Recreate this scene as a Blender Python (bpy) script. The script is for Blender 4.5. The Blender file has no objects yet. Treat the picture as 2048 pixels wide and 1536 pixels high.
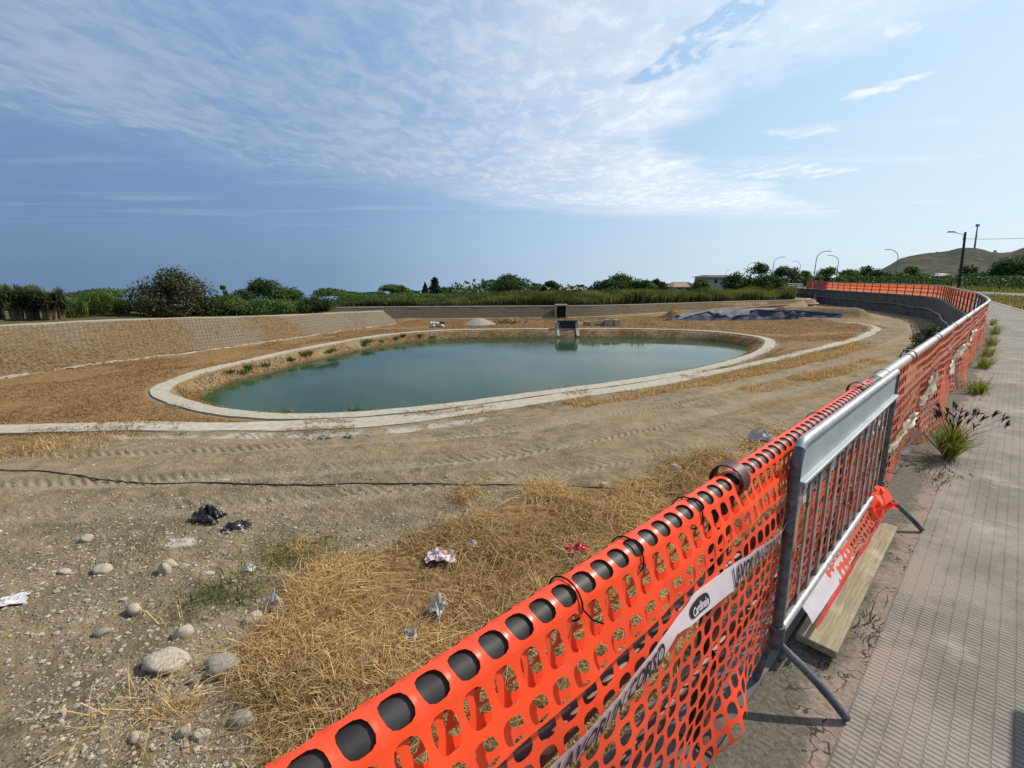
import bpy, math, random
import numpy as np
from mathutils import Vector
R = math.radians
rng = np.random.default_rng(7)
random.seed(7)
S = bpy.context.scene
COL = S.collection

# ------------------------------------------------------------------ camera
H = 1.73                       # eye height above the pavement
F_PX, HOR = 947.0, 555.0       # focal length and horizon row of the 2048 px wide photograph
PITCH = math.atan((768 - HOR) / F_PX)
cam = bpy.data.objects.new('camera', bpy.data.cameras.new('camera'))
COL.objects.link(cam)
cam.location = (0, 0, H)
cam.rotation_euler = (R(90) - PITCH, 0, 0)
cam.data.sensor_width = 36.0
cam.data.lens = F_PX / 2048 * 36.0
cam.data.clip_start = 0.05
cam.data.clip_end = 9000
S.camera = cam

# ------------------------------------------------------------------ sun, sky, exposure
SUN_AZ, SUN_EL = R(67), R(42)            # clockwise from +Y, above the horizon
SD = Vector((math.sin(SUN_AZ) * math.cos(SUN_EL), math.cos(SUN_AZ) * math.cos(SUN_EL), math.sin(SUN_EL)))
sl = bpy.data.lights.new('sun', 'SUN')
sl.energy = 4.8
sl.angle = R(0.55)
sl.color = (1.0, 0.93, 0.82)
sun = bpy.data.objects.new('sun', sl)
sun.rotation_euler = (-SD).to_track_quat('-Z', 'Y').to_euler()
COL.objects.link(sun)
S.view_settings.view_transform = 'Standard'
S.view_settings.look = 'None'
S.view_settings.exposure = 0.10
S.view_settings.gamma = 1.0
S.render.film_transparent = False
S.cycles.max_bounces = 8
S.cycles.transparent_max_bounces = 16
S.cycles.use_denoising = True


class NT:
    """small helper to write node trees in few lines"""
    def __init__(s, tree):
        s.t = tree; s.n = tree.nodes; s.l = tree.links
    def node(s, typ, ins=None, **props):
        nd = s.n.new(typ)
        for k, v in props.items():
            setattr(nd, k, v)
        for k, v in (ins or {}).items():
            s.put(nd.inputs[k], v)
        return nd
    def put(s, sock, v):
        if hasattr(v, 'is_linked'):
            s.l.new(v, sock)
        elif hasattr(v, 'outputs'):
            s.l.new(v.outputs[0], sock)
        else:
            if isinstance(v, (tuple, list)) and len(v) == 3 and sock.type == 'RGBA':
                v = (*v, 1.0)
            sock.default_value = v
    def math(s, op, a, b=0.0, c=0.0, clamp=False):
        nd = s.n.new('ShaderNodeMath'); nd.operation = op; nd.use_clamp = clamp
        s.put(nd.inputs[0], a); s.put(nd.inputs[1], b); s.put(nd.inputs[2], c)
        return nd.outputs[0]
    def vmath(s, op, a, b=(0, 0, 0), out=0):
        nd = s.n.new('ShaderNodeVectorMath'); nd.operation = op
        s.put(nd.inputs[0], a); s.put(nd.inputs[1], b)
        return nd.outputs[out]
    def mix(s, f, a, b, blend='MIX'):
        nd = s.n.new('ShaderNodeMix'); nd.data_type = 'RGBA'; nd.blend_type = blend
        s.put(nd.inputs[0], f); s.put(nd.inputs[6], a); s.put(nd.inputs[7], b)
        return nd.outputs[2]
    def ramp(s, f, lo, hi, a=0.0, b=1.0, smooth=True):
        nd = s.n.new('ShaderNodeMapRange'); nd.interpolation_type = 'SMOOTHSTEP' if smooth else 'LINEAR'
        s.put(nd.inputs[0], f); s.put(nd.inputs[1], lo); s.put(nd.inputs[2], hi)
        s.put(nd.inputs[3], a); s.put(nd.inputs[4], b)
        return nd.outputs[0]
    def noise(s, vec, scale, detail=4, rough=0.55, dist=0.0, color=False):
        nd = s.node('ShaderNodeTexNoise', {'Vector': vec, 'Scale': scale, 'Detail': detail, 'Roughness': rough, 'Distortion': dist})
        return nd.outputs['Color' if color else 'Fac']
    def voro(s, vec, scale, feature='F1', out='Distance'):
        nd = s.node('ShaderNodeTexVoronoi', {'Vector': vec, 'Scale': scale}, feature=feature)
        return nd.outputs[out]
    def attr(s, name, out='Fac'):
        nd = s.n.new('ShaderNodeAttribute'); nd.attribute_name = name
        return nd.outputs[out]
    def xyz(s, v):
        nd = s.n.new('ShaderNodeSeparateXYZ'); s.put(nd.inputs[0], v); return nd.outputs
    def comb(s, x, y, z=0.0):
        nd = s.n.new('ShaderNodeCombineXYZ'); s.put(nd.inputs[0], x); s.put(nd.inputs[1], y); s.put(nd.inputs[2], z); return nd.outputs[0]


# ---- world: Nishita daylight with a sheet of high cloud, laid out on a plane above the scene
world = bpy.data.worlds.new('World')
S.world = world
world.use_nodes = True
w = NT(world.node_tree)
w.n.clear()
sky = w.node('ShaderNodeTexSky', sky_type='NISHITA', sun_disc=False, sun_elevation=SUN_EL, sun_rotation=SUN_AZ,
             altitude=50.0, air_density=1.0, dust_density=1.2, ozone_density=2.2)
dirv = w.vmath('NORMALIZE', w.node('ShaderNodeTexCoord').outputs['Generated'])
dx, dy, dz = w.xyz(dirv)
w.put(sky.inputs['Vector'], w.comb(dx, dy, w.math('MAXIMUM', dz, 0.02)))
dzc = w.math('MAXIMUM', dz, 0.015)
px, py = w.math('DIVIDE', dx, dzc), w.math('DIVIDE', dy, dzc)
pv = w.comb(px, py)
toward = w.math('ADD', w.math('MULTIPLY', dx, math.sin(SUN_AZ)), w.math('MULTIPLY', dy, math.cos(SUN_AZ)))   # 1 towards the sun's side
# hazy brightening round the sun, deeper blue away from it (what the air does with this sun)
tw = w.ramp(toward, -0.35, 0.98, smooth=False)
elv = w.ramp(dz, 0.0, 0.45, smooth=False)
def grad(stops, f):
    nd = w.node('ShaderNodeValToRGB', {'Fac': f}); cr = nd.color_ramp
    while len(cr.elements) < len(stops): cr.elements.new(0.5)
    for e, (ps, c) in zip(cr.elements, stops): e.position = ps; e.color = (*[q / 10 for q in c], 1)
    return w.vmath('SCALE', nd.outputs[0])
low = grad([(0.0, (1.15, 2.1, 3.8)), (0.30, (1.7, 2.9, 4.8)), (0.55, (3.8, 5.3, 7.3)), (0.80, (5.8, 7.3, 8.6)), (1.0, (7.0, 8.3, 9.2))], tw)
high = grad([(0.0, (1.9, 3.3, 5.7)), (0.35, (2.3, 4.0, 6.7)), (0.62, (3.0, 5.0, 8.4)), (0.82, (4.6, 7.0, 9.4)), (1.0, (6.6, 8.4, 9.6))], tw)
for nd_ in (low, high): nd_.node.inputs[3].default_value = 10.0
air = w.mix(elv, low, high)
base = w.mix(0.85, w.mix(1.0, sky.outputs[0], (0.9, 0.95, 1.0), 'MULTIPLY'), air)
# cloud cover
warp = w.noise(pv, 1.5, 4, 0.6, color=True)
wsc = w.vmath('SCALE', w.vmath('SUBTRACT', warp, (0.5, 0.5, 0.5)))
wsc.node.inputs[3].default_value = 1.0
wv = w.vmath('ADD', pv, wsc)
wx, wy, wz = w.xyz(wv)
n1 = w.noise(w.vmath('MULTIPLY', wv, (1.0, 0.6, 1.0)), 1.1, 7, 0.62)
n2 = w.noise(w.vmath('MULTIPLY', pv, (1.7, 1.0, 1.0)), 4.2, 5, 0.62, 0.5)
edge_low = w.math('SUBTRACT', w.math('ADD', w.math('MULTIPLY', wx, 1.1), 7.3), wy)      # > 0 inside
edge_r = w.math('SUBTRACT', w.math('MAXIMUM', w.math('ADD', w.math('MULTIPLY', wy, -0.27), 2.15), w.math('ADD', w.math('MULTIPLY', wy, 1.05), -3.05)), wx)
sheet = w.math('MULTIPLY', w.ramp(w.math('ADD', edge_low, w.math('MULTIPLY', w.math('SUBTRACT', w.noise(pv, 0.55, 4, 0.6), 0.5), 5.0)), -1.3, 1.5), w.ramp(edge_r, -0.16, 0.45))
sheet = w.math('MULTIPLY', sheet, w.ramp(wy, 9.5, 6.5))
def blob(cx, cy, rx, ry, rot=0.0, vx=wx, vy=wy):
    ca, sa = math.cos(rot), math.sin(rot)
    ux = w.math('SUBTRACT', vx, cx); uy = w.math('SUBTRACT', vy, cy)
    a = w.math('DIVIDE', w.math('ADD', w.math('MULTIPLY', ux, ca), w.math('MULTIPLY', uy, sa)), rx)
    b = w.math('DIVIDE', w.math('SUBTRACT', w.math('MULTIPLY', uy, ca), w.math('MULTIPLY', ux, sa)), ry)
    d = w.math('ADD', w.math('MULTIPLY', a, a), w.math('MULTIPLY', b, b))
    return w.ramp(d, 1.0, 0.0)
w2s = w.vmath('SCALE', w.vmath('SUBTRACT', warp, (0.5, 0.5, 0.5))); w2s.node.inputs[3].default_value = 0.75
sx_, sy_, _ = w.xyz(w.vmath('ADD', pv, w2s))
hole = blob(0.84, 2.44, 0.50, 0.19, -1.09, sx_, sy_)
sheet = w.math('MULTIPLY', sheet, w.math('SUBTRACT', 1.0, w.math('MULTIPLY', w.ramp(hole, 0.0, 0.5), w.ramp(n2, 0.60, 0.46))))
puff = w.math('MAXIMUM', blob(2.05, 2.86, 0.40, 0.16, -1.14, sx_, sy_), blob(1.49, 2.27, 0.17, 0.14, 0.0, sx_, sy_))
puff = w.math('MAXIMUM', puff, blob(2.04, 3.6, 0.50, 0.42, 0.0, sx_, sy_))
puff = w.math('MAXIMUM', puff, blob(2.6, 4.9, 1.1, 0.8, 0.2, sx_, sy_))
cov = w.math('MAXIMUM', sheet, w.math('MULTIPLY', puff, 0.95))
thin = w.math('ADD', w.math('MULTIPLY', n1, 0.55), w.math('MULTIPLY', n2, 0.45))
thr = w.math('SUBTRACT', 0.78, w.math('MULTIPLY', cov, 0.46))
dens = w.ramp(thin, thr, w.math('ADD', thr, 0.30))
dens = w.math('MULTIPLY', dens, w.ramp(cov, 0.02, 0.30))
dens = w.math('MULTIPLY', dens, w.math('ADD', 0.62, w.math('MULTIPLY', w.ramp(toward, 0.05, 0.7), 0.38)))
veil = w.math('MULTIPLY', sheet, w.math('ADD', w.math('MULTIPLY', w.ramp(n1, 0.34, 0.62), 0.36), w.math('MULTIPLY', w.ramp(toward, 0.05, 0.6), 0.48)))
dens = w.math('MAXIMUM', dens, veil)
streak = w.noise(w.vmath('MULTIPLY', pv, (0.45, 1.8, 1)), 0.7, 5, 0.6)
dens = w.math('MAXIMUM', dens, w.math('MULTIPLY', w.math('MULTIPLY', w.ramp(streak, 0.48, 0.75), w.ramp(py, 13.0, 7.5)), 0.35))
dens = w.math('MULTIPLY', dens, w.ramp(dz, 0.04, 0.13))
cl_col = w.mix(w.ramp(toward, -0.05, 0.75), (4.3, 5.1, 6.5), (8.9, 9.4, 10.0))
cl_col = w.mix(w.ramp(n2, 0.40, 0.62), w.mix(0.16, cl_col, (2.8, 3.7, 5.3)), cl_col)
full = w.mix(dens, base, cl_col)
bg = w.node('ShaderNodeBackground', {'Color': full, 'Strength': 0.1})
w.l.new(bg.outputs[0], w.node('ShaderNodeOutputWorld').inputs[0])


# ================================================================== helpers
def px_ray(u, v):
    c, s = math.cos(PITCH), math.sin(PITCH)
    x = (u - 1024) / F_PX; y = (768 - v) / F_PX
    return np.array([x, c + y * s, -s + y * c])
def pz(u, v, z):
    """point of the level z seen at (u, v) of the photograph"""
    r = px_ray(u, v); t = (z - H) / r[2]
    return r[0] * t, r[1] * t
def at(u, v, Y):
    """point at the distance Y seen at (u, v)"""
    r = px_ray(u, v); t = Y / r[1]
    return r[0] * t, Y, H + r[2] * t


def tag(o, label=None, cat=None, group=None, kind=None):
    if label: o['label'] = label
    if cat: o['category'] = cat
    if group: o['group'] = group
    if kind: o['kind'] = kind
    return o
def empty(name, loc=(0, 0, 0), rz=0.0):
    o = bpy.data.objects.new(name, None); COL.objects.link(o)
    o.location = loc; o.rotation_euler = (0, 0, rz); o.empty_display_size = 0.2
    return o
def link_mesh(name, me, mat=None, parent=None, loc=None):
    o = bpy.data.objects.new(name, me); COL.objects.link(o)
    if mat is not None and len(me.materials) == 0:
        me.materials.append(mat)
    if parent: o.parent = parent
    if loc is not None: o.location = loc
    return o
def np_mesh(name, V, Fq, smooth=False):
    """mesh from arrays; Fq is (n,3) or (n,4)"""
    V = np.ascontiguousarray(V, dtype=np.float32); Fq = np.ascontiguousarray(Fq, dtype=np.int32)
    me = bpy.data.meshes.new(name)
    k = Fq.shape[1]
    me.vertices.add(len(V)); me.vertices.foreach_set('co', V.ravel())
    me.loops.add(Fq.size); me.loops.foreach_set('vertex_index', Fq.ravel())
    me.polygons.add(len(Fq))
    me.polygons.foreach_set('loop_start', np.arange(0, Fq.size, k, dtype=np.int32))
    me.polygons.foreach_set('loop_total', np.full(len(Fq), k, dtype=np.int32))
    me.update(calc_edges=True)
    if not smooth: me.shade_flat()
    return me
def fattr(me, name, arr, domain='POINT'):
    a = me.attributes.new(name, 'FLOAT', domain)
    a.data.foreach_set('value', np.ascontiguousarray(arr, dtype=np.float32).ravel())
def set_uv(me, U, V):
    """per-vertex uv"""
    uv = me.uv_layers.new(name='UVMap')
    li = np.empty(len(me.loops), dtype=np.int32); me.loops.foreach_get('vertex_index', li)
    buf = np.stack([np.asarray(U)[li], np.asarray(V)[li]], 1).astype(np.float32)
    uv.data.foreach_set('uv', buf.ravel())


class MB:
    """collects solids and builds them as ONE mesh"""
    def __init__(s): s.v = []; s.f = []
    def add(s, vs, fs):
        b = len(s.v); s.v += [tuple(p) for p in vs]; s.f += [tuple(i + b for i in f) for f in fs]; return s
    def box(s, c, size, ax=(1, 0, 0), ay=(0, 1, 0), az=(0, 0, 1), taper=1.0):
        c = Vector(c); ax, ay, az = Vector(ax).normalized(), Vector(ay).normalized(), Vector(az).normalized()
        hx, hy, hz = size[0] / 2, size[1] / 2, size[2] / 2
        vs = []
        for k in (-1, 1):
            q = 1.0 if k < 0 else taper
            for i, j in ((-1, -1), (1, -1), (1, 1), (-1, 1)):
                vs.append(c + ax * hx * i * q + ay * hy * j * q + az * hz * k)
        return s.add(vs, [(3, 2, 1, 0), (4, 5, 6, 7), (0, 1, 5, 4), (1, 2, 6, 5), (2, 3, 7, 6), (3, 0, 4, 7)])
    def tube(s, pts, r, n=10, caps=True):
        pts = [Vector(p) for p in pts]; rs = r if isinstance(r, (list, tuple)) else [r] * len(pts)
        rings = []; prev = None
        for i, p in enumerate(pts):
            a = pts[max(i - 1, 0)]; b = pts[min(i + 1, len(pts) - 1)]
            t = (b - a).normalized()
            if prev is None:
                u = t.cross(Vector((0, 0, 1)))
                if u.length < 1e-3: u = t.cross(Vector((0, 1, 0)))
            else:
                u = prev - t * prev.dot(t)
            u.normalize(); prev = u; v = t.cross(u)
            rings.append([p + (u * math.cos(2 * math.pi * k / n) + v * math.sin(2 * math.pi * k / n)) * rs[i] for k in range(n)])
        vs = [q for rg in rings for q in rg]; fs = []
        for i in range(len(rings) - 1):
            for k in range(n):
                k2 = (k + 1) % n
                fs.append((i * n + k, i * n + k2, (i + 1) * n + k2, (i + 1) * n + k))
        if caps:
            fs.append(tuple(range(n))[::-1]); fs.append(tuple((len(rings) - 1) * n + k for k in range(n)))
        return s.add(vs, fs)
    def prism(s, poly, z0, z1):
        n = len(poly)
        vs = [(x, y, z0) for x, y in poly] + [(x, y, z1) for x, y in poly]
        fs = [tuple(range(n))[::-1], tuple(range(n, 2 * n))] + [(i, (i + 1) % n, n + (i + 1) % n, n + i) for i in range(n)]
        return s.add(vs, fs)
    def build(s, name, mat, parent=None, smooth=False, loc=None, bevel=0.0):
        me = bpy.data.meshes.new(name); me.from_pydata(s.v, [], s.f); me.update()
        if smooth:
            me.polygons.foreach_set('use_smooth', np.ones(len(me.polygons), dtype=bool))
            try: me.set_sharp_from_angle(angle=R(40))
            except Exception: pass
        o = link_mesh(name, me, mat, parent, loc)
        if bevel > 0:
            m = o.modifiers.new('bevel', 'BEVEL'); m.width = bevel; m.segments = 2; m.limit_method = 'ANGLE'
        return o


# ---- numpy noise
_tab = np.random.default_rng(3).random((256, 256)).astype(np.float64)
def vnoise(x, y):
    xi = np.floor(x).astype(np.int64); yi = np.floor(y).astype(np.int64)
    fx = x - xi; fy = y - yi
    fx = fx * fx * (3 - 2 * fx); fy = fy * fy * (3 - 2 * fy)
    a = _tab[xi & 255, yi & 255]; b = _tab[(xi + 1) & 255, yi & 255]
    c = _tab[xi & 255, (yi + 1) & 255]; d = _tab[(xi + 1) & 255, (yi + 1) & 255]
    return (a * (1 - fx) + b * fx) * (1 - fy) + (c * (1 - fx) + d * fx) * fy - 0.5
def fbm(x, y, o=4, g=0.5):
    r = 0.0; a = 1.0; f = 1.0
    for i in range(o):
        r = r + a * vnoise(x * f + 17.3 * i, y * f + 5.1 * i); a *= g; f *= 2.03
    return r
def sstep(x, a, b):
    t = np.clip((x - a) / (b - a), 0, 1); return t * t * (3 - 2 * t)
def catmull(P, step, closed=False):
    P = np.asarray(P, float); n = len(P); out = []
    for i in range(n if closed else n - 1):
        if closed: p0, p1, p2, p3 = P[(i - 1) % n], P[i], P[(i + 1) % n], P[(i + 2) % n]
        else: p0, p1, p2, p3 = P[max(i - 1, 0)], P[i], P[i + 1], P[min(i + 2, n - 1)]
        m = max(2, int(np.linalg.norm(p2 - p1) / step))
        t = np.arange(m)[:, None] / m
        out.append(0.5 * (2 * p1 + (p2 - p0) * t + (2 * p0 - 5 * p1 + 4 * p2 - p3) * t ** 2 + (3 * p1 - p0 - 3 * p2 + p3) * t ** 3))
    if not closed: out.append(P[-1:])
    return np.concatenate(out)
def seg_dist(X, Y, P, closed=False):
    """distance to a polyline, signed by side (left positive), and the position along it in points"""
    P = np.asarray(P)[:, :2]; n = len(P)
    best = np.full(X.shape, 1e18); side = np.zeros(X.shape); along = np.zeros(X.shape)
    for i in range(n if closed else n - 1):
        a = P[i]; b = P[(i + 1) % n]; d = b - a; L2 = d @ d + 1e-12
        rx = X - a[0]; ry = Y - a[1]
        t = np.clip((rx * d[0] + ry * d[1]) / L2, 0, 1)
        ex = rx - t * d[0]; ey = ry - t * d[1]; q = ex * ex + ey * ey
        m = q < best
        best = np.where(m, q, best); side = np.where(m, d[0] * ry - d[1] * rx, side); along = np.where(m, i + t, along)
    return np.sqrt(best) * np.where(side >= 0, 1.0, -1.0), along
def inside(X, Y, P):
    P = np.asarray(P)[:, :2]; c = np.zeros(X.shape, bool); n = len(P)
    for i in range(n):
        x1, y1 = P[i]; x2, y2 = P[(i + 1) % n]
        cond = ((y1 > Y) != (y2 > Y)) & (X < (x2 - x1) * (Y - y1) / (y2 - y1 + 1e-15) + x1)
        c ^= cond
    return c
def poly_sdf(X, Y, P):
    d, _ = seg_dist(X, Y, P, True)
    return np.where(inside(X, Y, P), np.abs(d), -np.abs(d))


# ================================================================== materials
def new_mat(name):
    m = bpy.data.materials.new(name); m.use_nodes = True
    n = NT(m.node_tree); n.n.clear()
    out = n.node('ShaderNodeOutputMaterial')
    return m, n, out
def principled(n, out, col, rough=0.8, spec=0.3, metal=0.0, bump=None, bstr=0.3, bdist=0.02, **kw):
    b = n.node('ShaderNodeBsdfPrincipled', {'Base Color': col, 'Roughness': rough, 'Specular IOR Level': spec, 'Metallic': metal})
    for k, v in kw.items(): n.put(b.inputs[k], v)
    if bump is not None:
        bp = n.node('ShaderNodeBump', {'Height': bump, 'Strength': bstr, 'Distance': bdist})
        n.l.new(bp.outputs[0], b.inputs['Normal'])
    n.l.new(b.outputs[0], out.inputs[0])
    return b
def opos(n): return n.node('ShaderNodeNewGeometry').outputs['Position']
def ocoord(n): return n.node('ShaderNodeTexCoord').outputs['Object']
def uvc(n): return n.node('ShaderNodeTexCoord').outputs['UV']

def simple_mat(name, c1, c2, scale=8.0, rough=0.8, spec=0.3, metal=0.0, bstr=0.3, bdist=0.01, c3=None, s3=2.0, t3=0.6):
    m, n, out = new_mat(name); p = ocoord(n)
    f = n.noise(p, scale, 6, 0.65)
    col = n.mix(n.ramp(f, 0.33, 0.67), c1, c2)
    if c3 is not None:
        col = n.mix(n.ramp(n.noise(p, s3, 6, 0.7), t3, t3 + 0.08), col, c3)
    principled(n, out, col, rough, spec, metal, f, bstr, bdist)
    return m
def foliage_mat(name, dark, light, trans=0.35, tint=(1.0, 1.15, 0.5), spec=0.12):
    m, n, out = new_mat(name)
    v = n.attr('leaf'); col = n.mix(v, dark, light)
    g = n.node('ShaderNodeBsdfPrincipled', {'Base Color': col, 'Roughness': 0.55, 'Specular IOR Level': spec})
    t = n.node('ShaderNodeBsdfTranslucent', {'Color': n.mix(1.0, col, tint, 'MULTIPLY')})
    mx = n.node('ShaderNodeMixShader', {0: trans, 1: g.outputs[0], 2: t.outputs[0]})
    n.l.new(mx.outputs[0], out.inputs[0])
    return m
M = {}
M['rail'] = simple_mat('net_shaded_rail_steel', (0.020, 0.019, 0.020), (0.042, 0.038, 0.037), 14, 0.52, 0.25, 0.1, 0.1, 0.004, (0.10, 0.045, 0.03), 9, 0.62)  # near top rail, the shade under the net put into its colour
M['post'] = simple_mat('rust_brown_steel', (0.055, 0.02, 0.014), (0.10, 0.035, 0.022), 20, 0.5, 0.45, 0.2, 0.15, 0.004, (0.03, 0.02, 0.018), 6, 0.6)
M['galv'] = simple_mat('galvanised_steel', (0.24, 0.25, 0.26), (0.36, 0.37, 0.38), 30, 0.5, 0.5, 0.3, 0.08, 0.003, (0.12, 0.09, 0.07), 12, 0.62)
M['galv_dark'] = simple_mat('dark_galvanised_steel', (0.07, 0.075, 0.085), (0.17, 0.17, 0.18), 22, 0.45, 0.5, 0.5, 0.1, 0.003, (0.10, 0.055, 0.035), 9, 0.6)
M['sheet'] = simple_mat('pale_sheet_steel', (0.30, 0.34, 0.36), (0.37, 0.41, 0.43), 5, 0.5, 0.4, 0.1, 0.05, 0.003, (0.17, 0.12, 0.085), 13, 0.63)
M['rustbar'] = simple_mat('rusty_flat_bar', (0.24, 0.17, 0.125), (0.38, 0.32, 0.265), 12, 0.7, 0.3, 0.2, 0.2, 0.004, (0.10, 0.035, 0.018), 7, 0.55)
M['lamp'] = simple_mat('grey_lamp_steel', (0.20, 0.22, 0.24), (0.28, 0.30, 0.32), 3, 0.5, 0.4, 0.3)
M['darkpole'] = simple_mat('weathered_dark_timber', (0.03, 0.026, 0.022), (0.06, 0.05, 0.042), 6, 0.9, 0.2)
M['tree_bark'] = simple_mat('bark', (0.06, 0.045, 0.032), (0.13, 0.10, 0.075), 8, 0.95, 0.1, 0, 0.6, 0.03)
M['palm_bark'] = simple_mat('palm_bark', (0.09, 0.06, 0.035), (0.20, 0.14, 0.085), 9, 0.95, 0.1, 0, 0.8, 0.05)
M['concrete'] = simple_mat('pale_concrete', (0.31, 0.28, 0.215), (0.42, 0.385, 0.30), 6, 0.9, 0.15, 0, 0.25, 0.01, (0.27, 0.21, 0.14), 2.6, 0.62)
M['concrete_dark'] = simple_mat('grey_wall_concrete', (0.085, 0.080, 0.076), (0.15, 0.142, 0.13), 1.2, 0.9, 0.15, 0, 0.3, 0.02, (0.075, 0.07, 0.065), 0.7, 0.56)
M['gate'] = simple_mat('dark_green_steel', (0.03, 0.04, 0.036), (0.07, 0.08, 0.072), 6, 0.5, 0.4, 0.3)
M['black'] = simple_mat('dark_void', (0.012, 0.012, 0.012), (0.02, 0.02, 0.02), 4, 0.9, 0.1)
M['stone'] = simple_mat('pale_stone', (0.30, 0.25, 0.18), (0.46, 0.40, 0.31), 9, 0.9, 0.15, 0, 0.5, 0.02, (0.22, 0.18, 0.13), 3, 0.6)
M['stone_grey'] = simple_mat('grey_stone', (0.20, 0.175, 0.14), (0.34, 0.30, 0.24), 12, 0.9, 0.15, 0, 0.5, 0.02)
M['blacksheet'] = simple_mat('black_plastic', (0.012, 0.013, 0.015), (0.03, 0.03, 0.034), 9, 0.35, 0.5, 0, 0.2, 0.01)
M['cable'] = simple_mat('dark_brown_conduit', (0.025, 0.02, 0.014), (0.06, 0.045, 0.03), 20, 0.6, 0.3)
M['whiteplastic'] = simple_mat('white_plastic', (0.46, 0.44, 0.41), (0.64, 0.62, 0.60), 9, 0.55, 0.4, 0, 0.2, 0.01)
M['clearbag'] = simple_mat('milky_plastic', (0.42, 0.40, 0.38), (0.62, 0.60, 0.58), 14, 0.3, 0.5, 0, 0.3, 0.01)
M['pinkpaper'] = simple_mat('pale_pink_plastic', (0.55, 0.40, 0.40), (0.70, 0.58, 0.58), 16, 0.5, 0.3, 0, 0.3, 0.01)
M['redplastic'] = simple_mat('red_plastic', (0.42, 0.035, 0.03), (0.60, 0.06, 0.05), 9, 0.4, 0.4)
M['hill_house'] = simple_mat('pale_plaster', (0.42, 0.38, 0.32), (0.55, 0.50, 0.43), 0.6, 0.9, 0.15)
M['white_house'] = simple_mat('white_plaster', (0.60, 0.58, 0.55), (0.72, 0.70, 0.67), 0.6, 0.9, 0.15)
M['roof_tile'] = simple_mat('faded_roof_tile', (0.22, 0.15, 0.11), (0.34, 0.24, 0.17), 2.0, 0.9, 0.15, 0, 0.4, 0.05)
M['roof_dark'] = simple_mat('dark_roof', (0.07, 0.06, 0.052), (0.12, 0.10, 0.085), 2.0, 0.9, 0.15)
M['window'] = simple_mat('dark_glass', (0.02, 0.024, 0.03), (0.04, 0.045, 0.05), 3, 0.15, 0.5)
M['wood'] = None
M['leaf_dark'] = foliage_mat('dark_leaf', (0.018, 0.034, 0.012), (0.070, 0.108, 0.034))
M['leaf_mid'] = foliage_mat('mid_leaf', (0.034, 0.062, 0.018), (0.115, 0.165, 0.050))
M['leaf_olive'] = foliage_mat('olive_leaf', (0.022, 0.029, 0.012), (0.105, 0.110, 0.055), 0.25, (1, 1.1, 0.6), 0.3)
M['leaf_light'] = foliage_mat('light_leaf', (0.055, 0.085, 0.022), (0.16, 0.21, 0.06))
M['leaf_conifer'] = foliage_mat('conifer_needles', (0.008, 0.015, 0.010), (0.020, 0.032, 0.018), 0.15)
M['reed'] = foliage_mat('reed_blades', (0.045, 0.056, 0.022), (0.185, 0.195, 0.085), 0.45)
M['palm_leaf'] = foliage_mat('palm_blades', (0.020, 0.032, 0.013), (0.16, 0.19, 0.095), 0.3, (1, 1.1, 0.6), 0.3)
M['straw'] = foliage_mat('dry_straw', (0.25, 0.155, 0.062), (0.74, 0.55, 0.27), 0.35, (1.1, 0.95, 0.6))
M['straw_old'] = foliage_mat('old_straw', (0.15, 0.082, 0.030), (0.42, 0.27, 0.105), 0.25, (1.1, 0.95, 0.6))
M['green_grass'] = foliage_mat('green_grass', (0.045, 0.070, 0.018), (0.15, 0.19, 0.055), 0.35)
M['verge_grass'] = foliage_mat('yellow_green_grass', (0.10, 0.090, 0.030), (0.29, 0.235, 0.090), 0.35)
M['tuft'] = foliage_mat('olive_grass', (0.060, 0.070, 0.016), (0.28, 0.28, 0.055), 0.4)
M['seedhead'] = simple_mat('dark_seed_heads', (0.025, 0.018, 0.016), (0.05, 0.038, 0.03), 30, 0.9, 0.1)

def mat_net(name, holes=False, trans=0.14, c1=(0.97, 0.064, 0.015), c2=(1.0, 0.100, 0.027)):
    m, n, out = new_mat(name)
    p = opos(n)
    f = n.noise(p, 3.0, 3, 0.5)
    col = n.mix(f, c1, c2)
    col = n.mix(n.ramp(n.noise(p, 9, 5, 0.7), 0.55, 0.75, 0, 0.35), col, (0.55, 0.16, 0.075))
    g = n.node('ShaderNodeBsdfPrincipled', {'Base Color': col, 'Roughness': 0.36, 'Specular IOR Level': 0.5})
    t = n.node('ShaderNodeBsdfTranslucent', {'Color': (1.0, 0.19, 0.06, 1)})
    mx = n.node('ShaderNodeMixShader', {0: trans, 1: g.outputs[0], 2: t.outputs[0]})
    res = mx.outputs[0]
    if holes:
        u, v, _ = n.xyz(uvc(n))
        a = n.math('SUBTRACT', n.math('FRACT', n.math('DIVIDE', u, 0.066)), 0.5)
        b = n.math('SUBTRACT', n.math('FRACT', n.math('DIVIDE', v, 0.068)), 0.5)
        d = n.math('ADD', n.math('MULTIPLY', a, a), n.math('MULTIPLY', b, b))
        hole = n.math('LESS_THAN', d, 0.095)
        tr = n.node('ShaderNodeBsdfTransparent')
        res = n.node('ShaderNodeMixShader', {0: hole, 1: res, 2: tr.outputs[0]}).outputs[0]
    n.l.new(res, out.inputs[0])
    return m
M['net'] = mat_net('orange_net_plastic')
M['net_glare'] = mat_net('glare_net_plastic', False, 0.3, (0.86, 0.19, 0.095), (0.92, 0.26, 0.15))  # same orange net, sun glare put into a paler colour
M['net_far'] = mat_net('orange_net_perforated', True, 0.55, (0.88, 0.16, 0.075), (0.92, 0.21, 0.11))

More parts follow.
